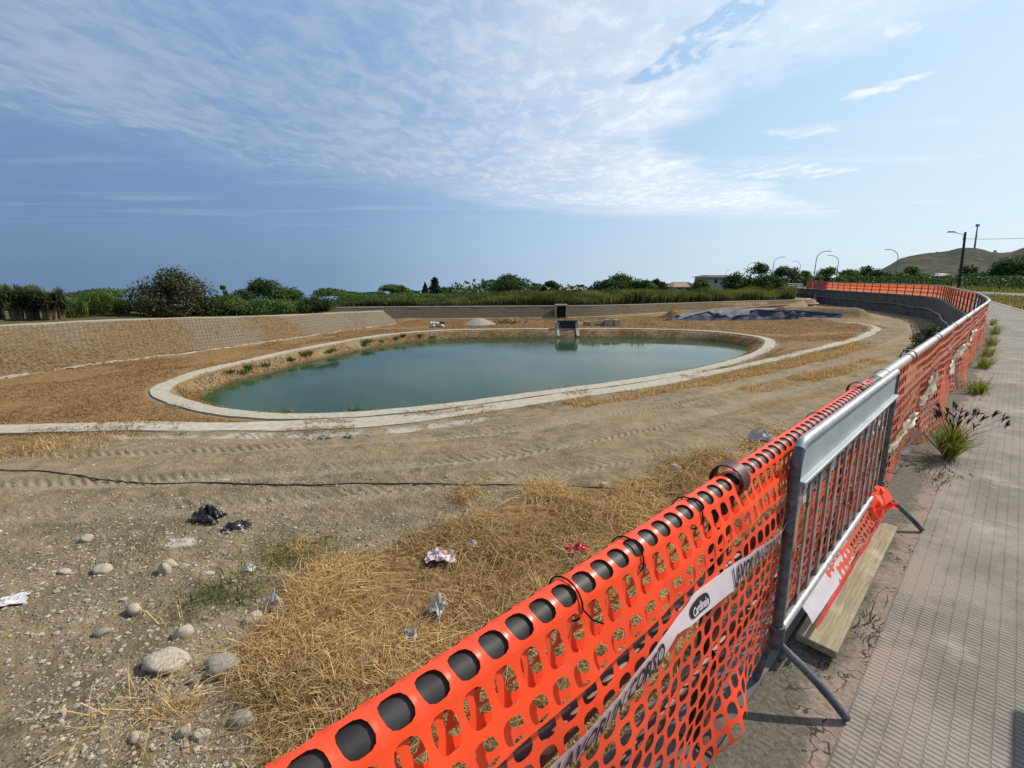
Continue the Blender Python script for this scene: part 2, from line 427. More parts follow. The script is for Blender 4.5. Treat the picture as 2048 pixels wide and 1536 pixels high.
def mat_tape():
    m, n, out = new_mat('white_tape')
    p = ocoord(n)
    f = n.noise(p, 18, 4, 0.6)
    col = n.mix(f, (0.66, 0.62, 0.66), (0.80, 0.78, 0.80))
    g = n.node('ShaderNodeBsdfPrincipled', {'Base Color': col, 'Roughness': 0.35, 'Specular IOR Level': 0.5})
    t = n.node('ShaderNodeBsdfTranslucent', {'Color': (0.75, 0.70, 0.70, 1)})
    mx = n.node('ShaderNodeMixShader', {0: 0.35, 1: g.outputs[0], 2: t.outputs[0]})
    n.l.new(mx.outputs[0], out.inputs[0]); return m
M['tape'] = mat_tape()
M['ink'] = simple_mat('black_ink', (0.012, 0.012, 0.014), (0.02, 0.02, 0.022), 20, 0.5, 0.3)

def mat_wood():
    m, n, out = new_mat('weathered_plank')
    p = ocoord(n)
    q = n.vmath('MULTIPLY', p, (1.5, 34.0, 20.0))
    f = n.noise(q, 2.2, 6, 0.65, 0.6)
    g2 = n.noise(p, 5, 4, 0.6)
    col = n.mix(n.ramp(f, 0.3, 0.72), (0.20, 0.165, 0.105), (0.36, 0.305, 0.20))
    col = n.mix(n.ramp(g2, 0.55, 0.75), col, (0.40, 0.345, 0.24))
    principled(n, out, col, 0.85, 0.15, 0, f, 0.35, 0.01); return m
M['wood'] = mat_wood()

def mat_water():
    m, n, out = new_mat('murky_green_water')
    p = opos(n)
    rip = n.math('ADD', n.noise(n.vmath('MULTIPLY', p, (1.0, 1.6, 1)), 4.5, 3, 0.6), n.math('MULTIPLY', n.noise(p, 13, 2, 0.5), 0.35))
    patch = n.noise(p, 0.16, 3, 0.5)
    col = n.mix(n.ramp(patch, 0.35, 0.65), (0.016, 0.045, 0.020), (0.032, 0.066, 0.028))
    st = n.ramp(n.noise(p, 0.11, 3, 0.5), 0.38, 0.62, 0.004, 0.06)
    bp = n.node('ShaderNodeBump', {'Height': rip, 'Strength': st, 'Distance': 0.08})
    b = n.node('ShaderNodeBsdfPrincipled', {'Base Color': col, 'Roughness': 0.05, 'IOR': 1.33, 'Specular IOR Level': 0.21, 'Normal': bp.outputs[0]})
    n.l.new(b.outputs[0], out.inputs[0]); return m
M['water'] = mat_water()

def mat_terrain():
    m, n, out = new_mat('site_earth')
    p = opos(n)
    straw, rough_, pale, stone = n.attr('straw'), n.attr('gravel'), n.attr('pale'), n.attr('mud')
    big = n.noise(p, 0.5, 5, 0.6); mid = n.noise(p, 3.2, 6, 0.68); fine = n.noise(p, 26, 5, 0.7); grit = n.noise(p, 90, 3, 0.7)
    # bare earth of the track
    e = n.mix(n.ramp(mid, 0.32, 0.70), (0.145, 0.108, 0.060), (0.290, 0.226, 0.138))
    e = n.mix(n.ramp(big, 0.42, 0.62), e, n.mix(0.5, e, (0.30, 0.215, 0.125)))
    e = n.mix(n.ramp(fine, 0.52, 0.74), e, (0.36, 0.295, 0.19))
    e = n.mix(n.ramp(fine, 0.44, 0.28), e, (0.085, 0.066, 0.040))
    e = n.mix(n.math('MULTIPLY', n.ramp(grit, 0.6, 0.75), 0.7), e, (0.38, 0.335, 0.25))
    e = n.mix(n.math('MULTIPLY', rough_, n.ramp(n.noise(p, 1.1, 6, 0.72), 0.42, 0.62)), e, n.mix(0.42, e, (0.070, 0.058, 0.036)))
    rt = n.attr('rut')
    e = n.mix(n.math('MULTIPLY', n.math('MAXIMUM', rt, 0.0), 0.75), e, n.mix(mid, (0.27, 0.22, 0.145), (0.345, 0.29, 0.20)))
    e = n.mix(n.math('MULTIPLY', n.math('MAXIMUM', n.math('MULTIPLY', rt, -1.0), 0.0), 0.9), e, (0.125, 0.082, 0.042))
    # stony ground
    vd = n.voro(p, 17.0, 'F1', 'Distance'); vc = n.voro(p, 17.0, 'F1', 'Color')
    vr, vg, vb = n.xyz(vc)
    pebble = n.math('MULTIPLY', n.ramp(vd, 0.42, 0.28), n.ramp(vr, 0.45, 0.55))
    g = n.mix(n.math('MULTIPLY', pebble, rough_), e, n.mix(vg, (0.20, 0.17, 0.12), (0.36, 0.31, 0.23)))
    # dry grass and straw trodden into the ground
    sq = n.vmath('MULTIPLY', p, (1.0, 1.9, 1.0))
    s1 = n.noise(sq, 5.0, 6, 0.72, 0.8); s2 = n.noise(p, 0.8, 4, 0.6)
    sc = n.mix(n.ramp(s1, 0.33, 0.66), (0.108, 0.060, 0.024), (0.305, 0.190, 0.076))
    sc = n.mix(n.ramp(s2, 0.42, 0.66), sc, n.mix(0.45, sc, (0.27, 0.145, 0.070)))
    sc = n.mix(n.ramp(n.noise(sq, 15, 4, 0.7), 0.60, 0.78), sc, (0.45, 0.31, 0.155))
    smask = n.ramp(n.math('ADD', straw, n.math('MULTIPLY', n.math('SUBTRACT', mid, 0.5), 1.1)), 0.34, 0.66)
    c = n.mix(smask, g, sc)
    # pale mortar dust
    pm = n.ramp(n.math('ADD', pale, n.math('MULTIPLY', n.math('SUBTRACT', n.noise(p, 1.7, 5, 0.65), 0.5), 1.2)), 0.45, 0.75)
    c = n.mix(pm, c, (0.44, 0.40, 0.33))
    c = n.mix(stone, c, (0.095, 0.075, 0.042))
    c = n.mix(n.math('MULTIPLY', n.attr('veg'), 0.9), c, n.mix(mid, (0.035, 0.045, 0.016), (0.10, 0.105, 0.040)))
    hgt = n.math('ADD', n.math('MULTIPLY', mid, 0.6), n.math('ADD', n.math('MULTIPLY', fine, 0.45), n.math('MULTIPLY', pebble, n.math('MULTIPLY', rough_, 0.35))))
    principled(n, out, c, 0.95, 0.12, 0, hgt, 0.95, 0.07); return m
M['terrain'] = mat_terrain()

def mat_bank():
    """blocks laid on the slope, straw in the joints; uv in metres, 'straw' attribute"""
    m, n, out = new_mat('sloped_block_paving')
    uv = uvc(n); p = opos(n)
    br = n.node('ShaderNodeTexBrick', {'Vector': uv, 'Color1': (0.175, 0.150, 0.112, 1), 'Color2': (0.235, 0.205, 0.155, 1), 'Mortar': (0.12, 0.085, 0.045, 1),
                                       'Scale': 1.0, 'Mortar Size': 0.06, 'Mortar Smooth': 0.3, 'Brick Width': 0.20, 'Row Height': 0.30})
    no = n.math('ADD', n.math('MULTIPLY', n.noise(p, 1.0, 6, 0.7), 0.6), n.math('MULTIPLY', n.noise(p, 3.6, 5, 0.7), 0.4)); fn = n.noise(p, 14, 4, 0.7)
    col = n.mix(n.ramp(fn, 0.35, 0.7), br.outputs[0], (0.19, 0.162, 0.118))
    st = n.attr('straw')
    sc = n.mix(n.ramp(n.noise(p, 7, 5, 0.7), 0.33, 0.68), (0.095, 0.060, 0.030), (0.215, 0.146, 0.078))
    f = n.ramp(n.math('ADD', st, n.math('MULTIPLY', n.math('SUBTRACT', no, 0.5), 1.5)), 0.40, 0.70)
    f = n.math('MAXIMUM', f, n.math('MULTIPLY', n.math('MULTIPLY', br.outputs[1], st), 0.9))
    col = n.mix(f, col, sc)
    principled(n, out, col, 0.95, 0.1, 0, n.math('ADD', n.math('MULTIPLY', br.outputs[1], -0.6), fn), 0.6, 0.05); return m
M['bank'] = mat_bank()

def mat_pavement():
    """grooved concrete; uv = metres along / across the pavement"""
    m, n, out = new_mat('grooved_concrete_pavement')
    uv = uvc(n); p = opos(n); u, v, _ = n.xyz(uv)
    wob = n.math('MULTIPLY', n.math('SUBTRACT', n.noise(p, 6, 3, 0.6), 0.5), 0.012)
    uu = n.math('ADD', u, wob)
    wear = n.noise(p, 2.2, 6, 0.68); fine = n.noise(p, 60, 4, 0.7); big = n.noise(p, 0.45, 4, 0.6)
    colid = n.math('FLOOR', n.math('DIVIDE', v, 0.058))
    sh = n.math('MULTIPLY', n.math('FRACT', n.math('MULTIPLY', n.math('SINE', n.math('MULTIPLY', colid, 12.9898)), 43758.5)), 0.3)
    gu = n.math('ABSOLUTE', n.math('SUBTRACT', n.math('FRACT', n.math('ADD', n.math('DIVIDE', uu, 0.026), sh)), 0.5))
    gv = n.math('ABSOLUTE', n.math('SUBTRACT', n.math('FRACT', n.math('DIVIDE', n.math('ADD', v, wob), 0.058)), 0.5))
    bar = n.math('MULTIPLY', n.ramp(gu, 0.36, 0.22), n.ramp(gv, 0.47, 0.40))
    joint = n.math('MULTIPLY', n.ramp(n.math('ABSOLUTE', n.math('SUBTRACT', n.math('FRACT', n.math('DIVIDE', u, 3.1)), 0.5)), 0.495, 0.498), 1.0)
    col = n.mix(n.ramp(wear, 0.3, 0.7), (0.232, 0.212, 0.180), (0.335, 0.310, 0.268))
    col = n.mix(n.ramp(big, 0.42, 0.64), col, n.mix(0.5, col, (0.20, 0.185, 0.155)))
    col = n.mix(n.ramp(fine, 0.35, 0.7), n.mix(0.25, col, (0.12, 0.105, 0.08)), col)
    groove = n.math('MULTIPLY', n.math('SUBTRACT', 1.0, bar), n.ramp(wear, 0.28, 0.62, 0.85, 0.30))
    col = n.mix(groove, col, (0.105, 0.095, 0.074))
    col = n.mix(n.math('MULTIPLY', n.ramp(v, 0.30, 0.05), n.ramp(wear, 0.42, 0.6)), col, (0.29, 0.228, 0.190))
    col = n.mix(n.math('MULTIPLY', n.ramp(n.noise(p, 0.9, 7, 0.72), 0.54, 0.66), 0.45), col, (0.13, 0.118, 0.095))
    col = n.mix(n.math('MULTIPLY', n.ramp(n.noise(p, 1.7, 6, 0.7), 0.58, 0.70), 0.5), col, (0.40, 0.375, 0.32))
    col = n.mix(n.math('MULTIPLY', joint, 0.25), col, (0.10, 0.085, 0.06))
    hgt = n.math('SUBTRACT', n.math('ADD', n.math('MULTIPLY', bar, n.ramp(wear, 0.25, 0.7, 0.4, 1.0)), n.math('MULTIPLY', fine, 0.35)), n.math('MULTIPLY', joint, 0.4))
    principled(n, out, col, 0.88, 0.15, 0, hgt, 0.7, 0.008); return m
M['pavement'] = mat_pavement()

def mat_gutter():
    m, n, out = new_mat('rough_concrete_edge')
    p = opos(n); u, v, _ = n.xyz(uvc(n))
    a = n.noise(p, 2.6, 6, 0.7); f = n.noise(p, 45, 5, 0.75)
    pink = n.mix(n.ramp(f, 0.3, 0.7), (0.19, 0.142, 0.115), (0.31, 0.245, 0.20))
    dark = n.mix(n.ramp(f, 0.3, 0.75), (0.075, 0.068, 0.050), (0.185, 0.165, 0.125))
    k = n.ramp(n.math('ADD', v, n.math('MULTIPLY', n.math('SUBTRACT', a, 0.5), 0.55)), 0.17, 0.25)
    col = n.mix(k, dark, pink)
    cr = n.voro(n.vmath('ADD', p, n.vmath('SCALE', n.noise(p, 5, 3, 0.6, color=True))), 1.1, 'DISTANCE_TO_EDGE')
    col = n.mix(n.ramp(cr, 0.014, 0.004), col, (0.05, 0.042, 0.03))
    col = n.mix(n.ramp(n.noise(p, 7, 5, 0.7), 0.60, 0.72), col, (0.12, 0.095, 0.06))
    principled(n, out, col, 0.92, 0.15, 0, n.math('ADD', f, n.math('MULTIPLY', a, 2)), 0.7, 0.012); return m
M['gutter'] = mat_gutter()
M['asphalt'] = simple_mat('worn_asphalt', (0.16, 0.155, 0.145), (0.24, 0.23, 0.215), 2.0, 0.9, 0.2, 0, 0.2, 0.01)

def mat_field():
    m, n, out = new_mat('rough_grass_field')
    p = opos(n)
    a = n.noise(p, 0.35, 6, 0.65); f = n.noise(p, 4, 5, 0.7)
    col = n.mix(n.ramp(a, 0.35, 0.62), (0.085, 0.095, 0.032), (0.25, 0.205, 0.085))
    col = n.mix(n.ramp(f, 0.35, 0.7), n.mix(0.4, col, (0.05, 0.055, 0.02)), col)
    principled(n, out, col, 0.95, 0.1, 0, f, 0.9, 0.1); return m
M['field'] = mat_field()
def mat_hill():
    m, n, out = new_mat('scrubby_hillside')
    p = opos(n)
    a = n.noise(p, 0.016, 6, 0.62); f = n.noise(p, 0.09, 5, 0.7)
    col = n.mix(n.ramp(a, 0.42, 0.60), (0.042, 0.052, 0.033), (0.092, 0.078, 0.057))
    col = n.mix(n.ramp(f, 0.47, 0.60), col, (0.040, 0.052, 0.034))
    col = n.mix(n.ramp(n.noise(p, 0.3, 4, 0.7), 0.52, 0.62), col, (0.030, 0.040, 0.026))
    col = n.mix(n.ramp(n.noise(p, 0.05, 5, 0.7), 0.60, 0.66), col, (0.15, 0.128, 0.10))
    principled(n, out, col, 1.0, 0.05, 0, f, 0.6, 4.0); return m
M['hill'] = mat_hill()
def mat_tarp():
    m, n, out = new_mat('blue_black_tarpaulin')
    p = ocoord(n); f = n.noise(p, 2.5, 5, 0.6)
    col = n.mix(f, (0.024, 0.034, 0.055), (0.045, 0.060, 0.090))
    col = n.mix(n.ramp(n.attr('fold'), 0.25, 0.6), col, (0.22, 0.235, 0.245))
    principled(n, out, col, 0.65, 0.15, 0, f, 0.3, 0.05); return m
M['tarp'] = mat_tarp()


# ================================================================== the ground of the basin
Z_TRACK, Z_FLOOR, Z_WATER = -2.02, -2.40, -2.97
# fence / retaining wall line (plan), from beside the camera to the far bend
P0 = np.array([0.74, 1.50])
FD = np.array([0.72527907, 0.68845498]); FN = np.array([FD[1], -FD[0]])      # along the fence / towards the pavement
line = [tuple(P0 + FD * s) for s in (-6.0, -2.0, 2.0, 6.0, 10.0, 13.0, 16.0)]
FENCE = catmull(line + [(14.55, 14.65), (17.3, 17.6), (20.5, 21.2), (24.2, 25.7), (28.2, 30.7), (32.3, 35.7), (35.8, 40.2), (38.4, 44.2),
                        (40.2, 48.2), (41.6, 52.5), (42.7, 57), (43.7, 61.5), (45.0, 67), (47.0, 76), (48.2, 86), (50.5, 100), (56, 125), (68, 160), (90, 210)], 0.12)
_fs = np.concatenate([[0], np.cumsum(np.linalg.norm(np.diff(FENCE, axis=0), axis=1))])
S0 = 6.0                                                                     # arc length at P0 becomes s = 0
def fence_pt(s):
    s = np.asarray(s, float) + S0
    x = np.interp(s, _fs, FENCE[:, 0]); y = np.interp(s, _fs, FENCE[:, 1])
    e = 0.25
    tx = np.interp(s + e, _fs, FENCE[:, 0]) - np.interp(s - e, _fs, FENCE[:, 0])
    ty = np.interp(s + e, _fs, FENCE[:, 1]) - np.interp(s - e, _fs, FENCE[:, 1])
    L = np.hypot(tx, ty) + 1e-9
    return x, y, tx / L, ty / L
def fo(s, off, z=0.0):
    """point beside the fence line: off > 0 towards the pavement"""
    x, y, tx, ty = fence_pt(s)
    return np.stack([x + ty * off, y - tx * off, np.broadcast_to(z, x.shape)], -1)
S_END = 92.0                                                                 # where the orange railing stops

# edge strip of the track
A_LINE = catmull([(-24, 11.0), (-18, 11.3), (-13.2, 11.65), (-9.57, 12.05), (-6.6, 12.75), (-4, 13.15), (-1.7, 14.15), (1.4, 15.9), (5.5, 18.15), (9.0, 20.55),
                  (11.2, 21.9), (14.78, 24.3), (20.9, 29.14), (25.2, 33.2), (28.1, 36.6), (29.0, 39.5), (28.2, 42.5)], 0.4)
RING = catmull([(-14.16, 18.18), (-13.2, 16.45), (-11.52, 15.1), (-9.43, 13.95), (-7.28, 13.35), (-4.78, 13.55), (-1.97, 14.55), (1.35, 16.34), (5.56, 18.64), (9.85, 21.6),
                (14.28, 26.0), (17.2, 30.3), (18.1, 33.2), (17.2, 36.2), (14.63, 38.4), (9.57, 39.7), (3.19, 39.6), (-1.0, 39.36), (-5.86, 38.3), (-9.89, 35.0),
                (-12.82, 28.4), (-13.96, 23.9), (-14.5, 21.2)], 0.4, True)
LBANK = catmull([(-30, 6), (-25, 13.5), (-21.9, 19.4), (-20.75, 21.9), (-19.8, 24), (-18.0, 27.6), (-16.2, 31.0), (-13.06, 38.2), (-10.7, 44.4)], 0.4)
FBANK = catmull([(-45, 40.5), (-30, 44.5), (-20, 46.6), (-11.4, 48.1), (-1.2, 49.2), (9.2, 50.6), (19, 54.8), (30, 60.3), (40, 64.5), (43.0, 68)], 0.5)
STRAW_PATCH = np.array([pz(u, v, -1.95) for u, v in [(560, 1620), (500, 1480), (470, 1330), (520, 1240), (545, 1165), (610, 1110), (760, 1085), (900, 1040), (1010, 1000),
                        (1160, 972), (1290, 950), (1400, 915)]] + [(5.2, 9.0), (9.5, 13.2), (20, 23), (14, 13.6), (4, 4.2), (0, 0.2), (-2.2, -2)])
def lbank_top(along):
    y = np.interp(along, np.arange(len(LBANK)), LBANK[:, 1])
    return np.interp(y, [10, 20, 25, 31, 38, 45], [-0.45, -0.45, -0.55, -0.86, -1.13, -1.36])

RIDGE = np.array([(16.0, 47.3), (18.7, 47.9), (24, 48.1), (29.8, 47.2), (32.6, 45.0)])
LIP = np.array([(14.0, 43.6), (18.0, 43.5), (24.0, 43.3), (29.0, 42.2)])
def terrain_z(X, Y, masks=False):
    dA, aA = seg_dist(X, Y, A_LINE)                     # > 0 on the pond side
    xa = np.interp(aA, np.arange(len(A_LINE)), A_LINE[:, 0])
    zA = np.interp(xa, [-24, -10, -6.5, 8.5, 12, 15, 30], [-2.08, -2.1, -2.41, -2.41, -2.25, -2.13, -2.05])
    wf = np.interp(xa, [-10, -6, 9, 14, 25], [1.3, 1.0, 1.0, 2.6, 4.5])
    z = Z_TRACK + (zA - Z_TRACK) * sstep(dA, -3.0, -0.5)
    z = np.where(dA > 0.4, zA + (Z_FLOOR - zA) * np.clip((dA - 0.4) / wf, 0, 1), z)
    big = fbm(X * 0.35, Y * 0.35, 4)
    rel = 0.10 * big + 0.035 * fbm(X * 1.7 + 9, Y * 1.7, 4)
    rel = rel * np.clip(np.abs(dA) - 0.35, 0, 1)
    # left bank
    dL, aL = seg_dist(X, Y, LBANK)
    tL = lbank_top(aL)
    endf = sstep(aL, len(LBANK) - 1.02, len(LBANK) - 1.5)
    zl = np.minimum(Z_FLOOR + 0.72 * np.maximum(dL, 0), tL) - 0.10 * sstep(dL, 0.0, 0.6)
    # far bank
    dF, aF = seg_dist(X, Y, FBANK)
    xf = np.interp(aF, np.arange(len(FBANK)), FBANK[:, 0])
    zfoot = np.interp(xf, [5, 20, 35], [-2.4, -2.1, -1.75])
    zf = np.where(dF > -14, Z_FLOOR + (zfoot - Z_FLOOR) * sstep(dF, -9, 0), Z_FLOOR)
    z = np.where(dA > 0.4 , np.maximum(z, np.where(xf > 5, zf, -9)), z)
    zb = np.minimum(zfoot + 1.7 * np.maximum(dF - 0.06, 0), -1.2) - 0.10 * sstep(dF, 0.0, 0.5)
    land = (dL > 0) & (aL < len(LBANK) - 1.001) & (dA > -2)
    z = np.where(land & (dF < 0), np.maximum(z, zl), z)
    z = np.where((dF > 0) & (dA > -60), np.maximum(zb, np.where(land, zl, -9)), z)
    # heaps round the tarpaulin
    dr = np.abs(seg_dist(X, Y, RIDGE)[0]); dl = np.abs(seg_dist(X, Y, LIP)[0])
    z = z + 0.95 * np.exp(-(dr / 1.0) ** 2) + 0.28 * np.exp(-(dl / 0.7) ** 2)
    # pond
    dP = poly_sdf(X, Y, RING)
    ringf = sstep(dP, -0.6, 0.0)
    z = np.where(dP > -0.6, z * (1 - ringf) + (Z_FLOOR - 0.03) * ringf, z)
    bank = Z_FLOOR - 0.03 - 0.62 * np.clip(dP - 0.9, 0, 3.2)
    z = np.where(dP > 0, bank, z)
    rel = rel * np.where(dP > 0, 0.9 * sstep(dP, 0.9, 1.6), sstep(dP, 0.0, -0.8))
    z = z + rel * np.where(dF > 0, 0.4, 1.0)
    gm = sstep(np.hypot(X + 3.5, Y - 4), 9.0, 4.0) * (dA < -1)
    z = z + gm * (0.030 * fbm(X * 5.5, Y * 5.5, 3) + 0.022 * np.abs(fbm(X * 14, Y * 14, 2)))
    # wheel ruts that follow the edge strip, with tread marks
    rut = np.zeros_like(z)
    nt = np.array([(-18, 9.2), (-10, 9.6), (-4.5, 10.3), (0.2, 11.6), (4.5, 14.0), (9, 17.2), (15, 21.9), (22, 27.4), (29, 34.2), (33, 40), (35, 47)], float)
    for sh, amp in ((0.0, 1.0), (1.75, 0.8), (-1.55, 0.9), (-2.9, 0.5)):
        q = catmull(nt, 0.6); tq = np.gradient(q, axis=0); tq /= np.linalg.norm(tq, axis=1)[:, None]
        q = q + np.stack([-tq[:, 1], tq[:, 0]], 1) * sh
        dq, aq = seg_dist(X, Y, q)
        wob = 0.25 * fbm(aq * 0.05, aq * 0 + sh, 2)
        inr = np.exp(-((dq + wob) / 0.24) ** 4)
        al = np.interp(aq, np.arange(len(q)), np.concatenate([[0], np.cumsum(np.linalg.norm(np.diff(q, axis=0), axis=1))]))
        rut = np.maximum(rut, amp * np.exp(-((dq + wob) / 0.34) ** 2) * (0.55 + 0.9 * fbm(al * 0.12, dq * 2.0 + sh, 3))) - 0.35 * np.exp(-((np.abs(dq + wob) - 0.5) / 0.16) ** 2) * amp
        tread = np.sin((al + np.abs(dq + wob) * 0.9) * 2 * math.pi / 0.20)
        vis = sstep(fbm(X * 0.5 + sh * 3, Y * 0.5, 2), -0.12, 0.10)
        z = z + inr * amp * (-0.045 + 0.022 * tread * vis) + 0.03 * amp * np.exp(-((np.abs(dq + wob) - 0.33) / 0.10) ** 2)
    rr = np.hypot(X, Y); az_ = np.degrees(np.arctan2(X, Y))
    z = z - 0.062 * np.maximum(rr - np.interp(az_, [-20, 0], [48, 100]), 0) * sstep(az_, 26, 16)
    if not masks: return z
    floor = sstep(dA, 0.2, 1.1) * sstep(dP, 0.3, -0.1)
    floor = np.where(dF > 0, 0.25, floor)
    # strip of dry stalks along the outside of the pond edge on the camera side
    st2 = np.exp(-((dA + 1.15) / 0.75) ** 2) * sstep(xa, 0.0, 4.5) * sstep(xa, 24, 15) * 0.95
    st3 = np.exp(-((dA + 3.6) / 0.5) ** 2) * sstep(xa, 5, 8) * sstep(xa, 16, 11) * 0.75
    sp = poly_sdf(X, Y, STRAW_PATCH)
    st4 = sstep(sp, -0.45, 0.5)
    st6 = (np.exp(-((dA + 5.0) / 0.35) ** 2) + np.exp(-((dA + 3.2) / 0.3) ** 2) + np.exp(-((dA + 6.8) / 0.5) ** 2)) * sstep(xa, -4, 6) * 0.55
    st5 = np.where((X < -8) & (dA < -0.3) & (dA > -2.2), 0.75 * sstep(X, -8.5, -11.5), 0)
    bnk = np.where(dP > 0.85, 0.48 + 0.5 * fbm(X * 0.7, Y * 0.7, 3), 0)
    straw = np.maximum.reduce([st6, floor * (0.85 + 0.5 * fbm(X * 0.22, Y * 0.22, 3)), st2, st3, st4, st5, bnk])
    far_r = sstep(X, 10, 22) * (dA < 0)
    straw = np.maximum(straw, far_r * (0.30 + 0.5 * fbm(X * 0.3, Y * 0.3, 2)))
    gravel = np.clip(sstep(np.hypot(X + 4, Y - 4), 7.5, 3.0) + sstep(dA, -2.4, -0.7) * (dA < 0) * 0.7, 0, 1) * (1 - 0.7 * st4)
    pale = 0.62 * np.exp(-((dA + 0.85) / 0.55) ** 2) * sstep(xa, 3.5, -3) * sstep(xa, -16, -9)
    pale = pale + 0.9 * np.exp(-((np.hypot(X + 4.75, (Y - 6.15) * 1.3)) / 0.30) ** 2)
    pale = pale + 0.62 * np.exp(-((dL + 0.05) / 0.4) ** 2) * (aL < len(LBANK) - 2)
    wet = sstep(z, Z_WATER + 0.16, Z_WATER + 0.02) * (dP > 0)
    veg = np.maximum(sstep(dF, 2.6, 3.6), sstep(dL, 5.0, 6.2) * (dA > -2))
    return z, straw, gravel, pale, wet, veg, np.clip(rut, -0.6, 1)

def build_ground():
    th = np.radians(np.concatenate([np.linspace(-80, -52, 60, endpoint=False), np.linspace(-52, 50, 860, endpoint=False), np.linspace(50, 74, 50)]))
    rad = np.concatenate([np.geomspace(0.9, 2.2, 30, endpoint=False), np.geomspace(2.2, 16, 470, endpoint=False), np.geomspace(16, 70, 260, endpoint=False), np.geomspace(70, 6000, 60)])
    T, Rr = np.meshgrid(th, rad)
    X = Rr * np.sin(T); Y = Rr * np.cos(T)
    z, a, b, c, d, e, g_ = terrain_z(X.ravel(), Y.ravel(), True)
    V = np.stack([X.ravel(), Y.ravel(), z], 1)
    nr, nc = X.shape
    i = np.arange(nr * nc).reshape(nr, nc)
    Fq = np.stack([i[:-1, :-1], i[:-1, 1:], i[1:, 1:], i[1:, :-1]], -1).reshape(-1, 4)[:, ::-1]
    me = np_mesh('ground', V, Fq, True)
    for nm, v in (('straw', a), ('gravel', b), ('pale', c), ('mud', d), ('veg', e), ('rut', g_)): fattr(me, nm, v)
    tag(link_mesh('ground', me, M['terrain']), kind='structure')
build_ground()

def ribbon(name, L, Rr, mat, thick=0.12, closed=False, parent=None, uv=False, subdiv=None):
    """strip between two 3-D edges with skirts"""
    L = np.asarray(L, float); Rr = np.asarray(Rr, float); n = len(L)
    dn = np.array([0, 0, -thick])
    V = np.concatenate([L + dn, L, Rr, Rr + dn]); m = n if closed else n - 1
    i = np.arange(m); j = (i + 1) % n
    Fq = np.concatenate([np.stack([i + k * n, i + (k + 1) * n, j + (k + 1) * n, j + k * n], 1) for k in range(3)])
    me = np_mesh(name, V, Fq)
    return link_mesh(name, me, mat, parent)
def offset_poly(P, d, closed=False):
    P = np.asarray(P)
    if closed: t = np.roll(P, -1, 0) - np.roll(P, 1, 0)
    else: t = np.gradient(P, axis=0)
    t = t / np.linalg.norm(t, axis=1)[:, None]
    return P + np.stack([-t[:, 1], t[:, 0]], 1) * np.asarray(d)[..., None] if np.ndim(d) else P + np.stack([-t[:, 1], t[:, 0]], 1) * d
def with_z(P, z): return np.concatenate([P, np.broadcast_to(np.asarray(z, float).reshape(-1, 1), (len(P), 1))], 1)

# concrete ring round the pond (the outline runs anticlockwise, so left is inwards)
nR = len(RING); jit = 0.05 * fbm(np.arange(nR) * 0.35, np.zeros(nR), 3)
ring_out = offset_poly(RING, 0.22 + 0.06 * fbm(np.arange(nR) * 0.9, np.zeros(nR) + 5, 4), True); ring_in = offset_poly(RING, 0.82 + 0.05 * fbm(np.arange(nR) * 0.8, np.zeros(nR) + 9, 4), True)
o = ribbon('path', with_z(ring_out + jit[:, None], Z_FLOOR + 0.02), with_z(ring_in + jit[::-1, None], Z_FLOOR + 0.02), M['concrete'], 0.05, True); tag(o, kind='structure')
# edge strip of the track
nA = len(A_LINE)
xa = A_LINE[:, 0]
zA = np.interp(xa, [-24, -10, -6.5, 8.5, 12, 15, 30], [-2.08, -2.1, -2.41, -2.41, -2.25, -2.13, -2.05]) + 0.026
wA = np.interp(xa, [-20, -8, 4, 9, 14, 26], [0.36, 0.38, 0.24, 0.22, 0.30, 0.27])
wL = wA + np.interp(xa, [-8, -6, 8, 10], [0, 0.30, 0.30, 0]); jl = 0.10 * fbm(np.arange(nA) * 0.4, np.ones(nA), 4)
o = ribbon('path', with_z(offset_poly(A_LINE, wL + jl), zA), with_z(offset_poly(A_LINE, -wA + jl[::-1]), zA), M['concrete'], 0.05); tag(o, kind='structure')
# water
rw = offset_poly(RING, 1.3, True)
mb = MB(); mb.add([(x, y, Z_WATER) for x, y in rw], [tuple(range(len(rw)))])
tag(mb.build('pond_water', M['water']), kind='structure')

# sloping banks faced with blocks
def bank(name, foot, rise_z, run, mat, label, straw_fn, coping_w=0.5, zfoot=Z_FLOOR):
    n = len(foot); K = 10
    dist = np.concatenate([[0], np.cumsum(np.linalg.norm(np.diff(foot, axis=0), axis=1))])
    top = offset_poly(foot, run)
    zf = np.broadcast_to(zfoot, (n,)); rows = []; U = []; Vv = []; st = []
    for k in range(K + 1):
        t = k / K
        p = foot * (1 - t) + top * t; z = zf * (1 - t) + rise_z * t
        z = z + 0.03 * fbm(p[:, 0] * 0.8, p[:, 1] * 0.8 + 3, 3)
        rows.append(np.column_stack([p, z])); U.append(dist); Vv.append(np.hypot(run, rise_z - zf) * t); st.append(straw_fn(dist / dist[-1], t, p))
    V = np.concatenate(rows); i = np.arange(n - 1)
    Fq = np.concatenate([np.stack([i + k * n, i + 1 + k * n, i + 1 + (k + 1) * n, i + (k + 1) * n], 1) for k in range(K)])
    me = np_mesh(name, V, Fq, True); set_uv(me, np.concatenate(U), np.concatenate(Vv)); fattr(me, 'straw', np.concatenate(st))
    root = link_mesh(name, me, mat); tag(root, label, 'embankment')
    wv_ = 0.06 * fbm(dist * 0.8, dist * 0, 3)
    ribbon('coping', with_z(offset_poly(foot, run + coping_w), rise_z + 0.03), with_z(offset_poly(foot, run - 0.02 + wv_), rise_z + 0.03), M['concrete'], 0.12, parent=root)
    return root
lt = lbank_top(np.arange(len(LBANK)))
runL = np.minimum((lt - Z_FLOOR) / 0.72 , 9)
runL[-6:] = runL[-6:]
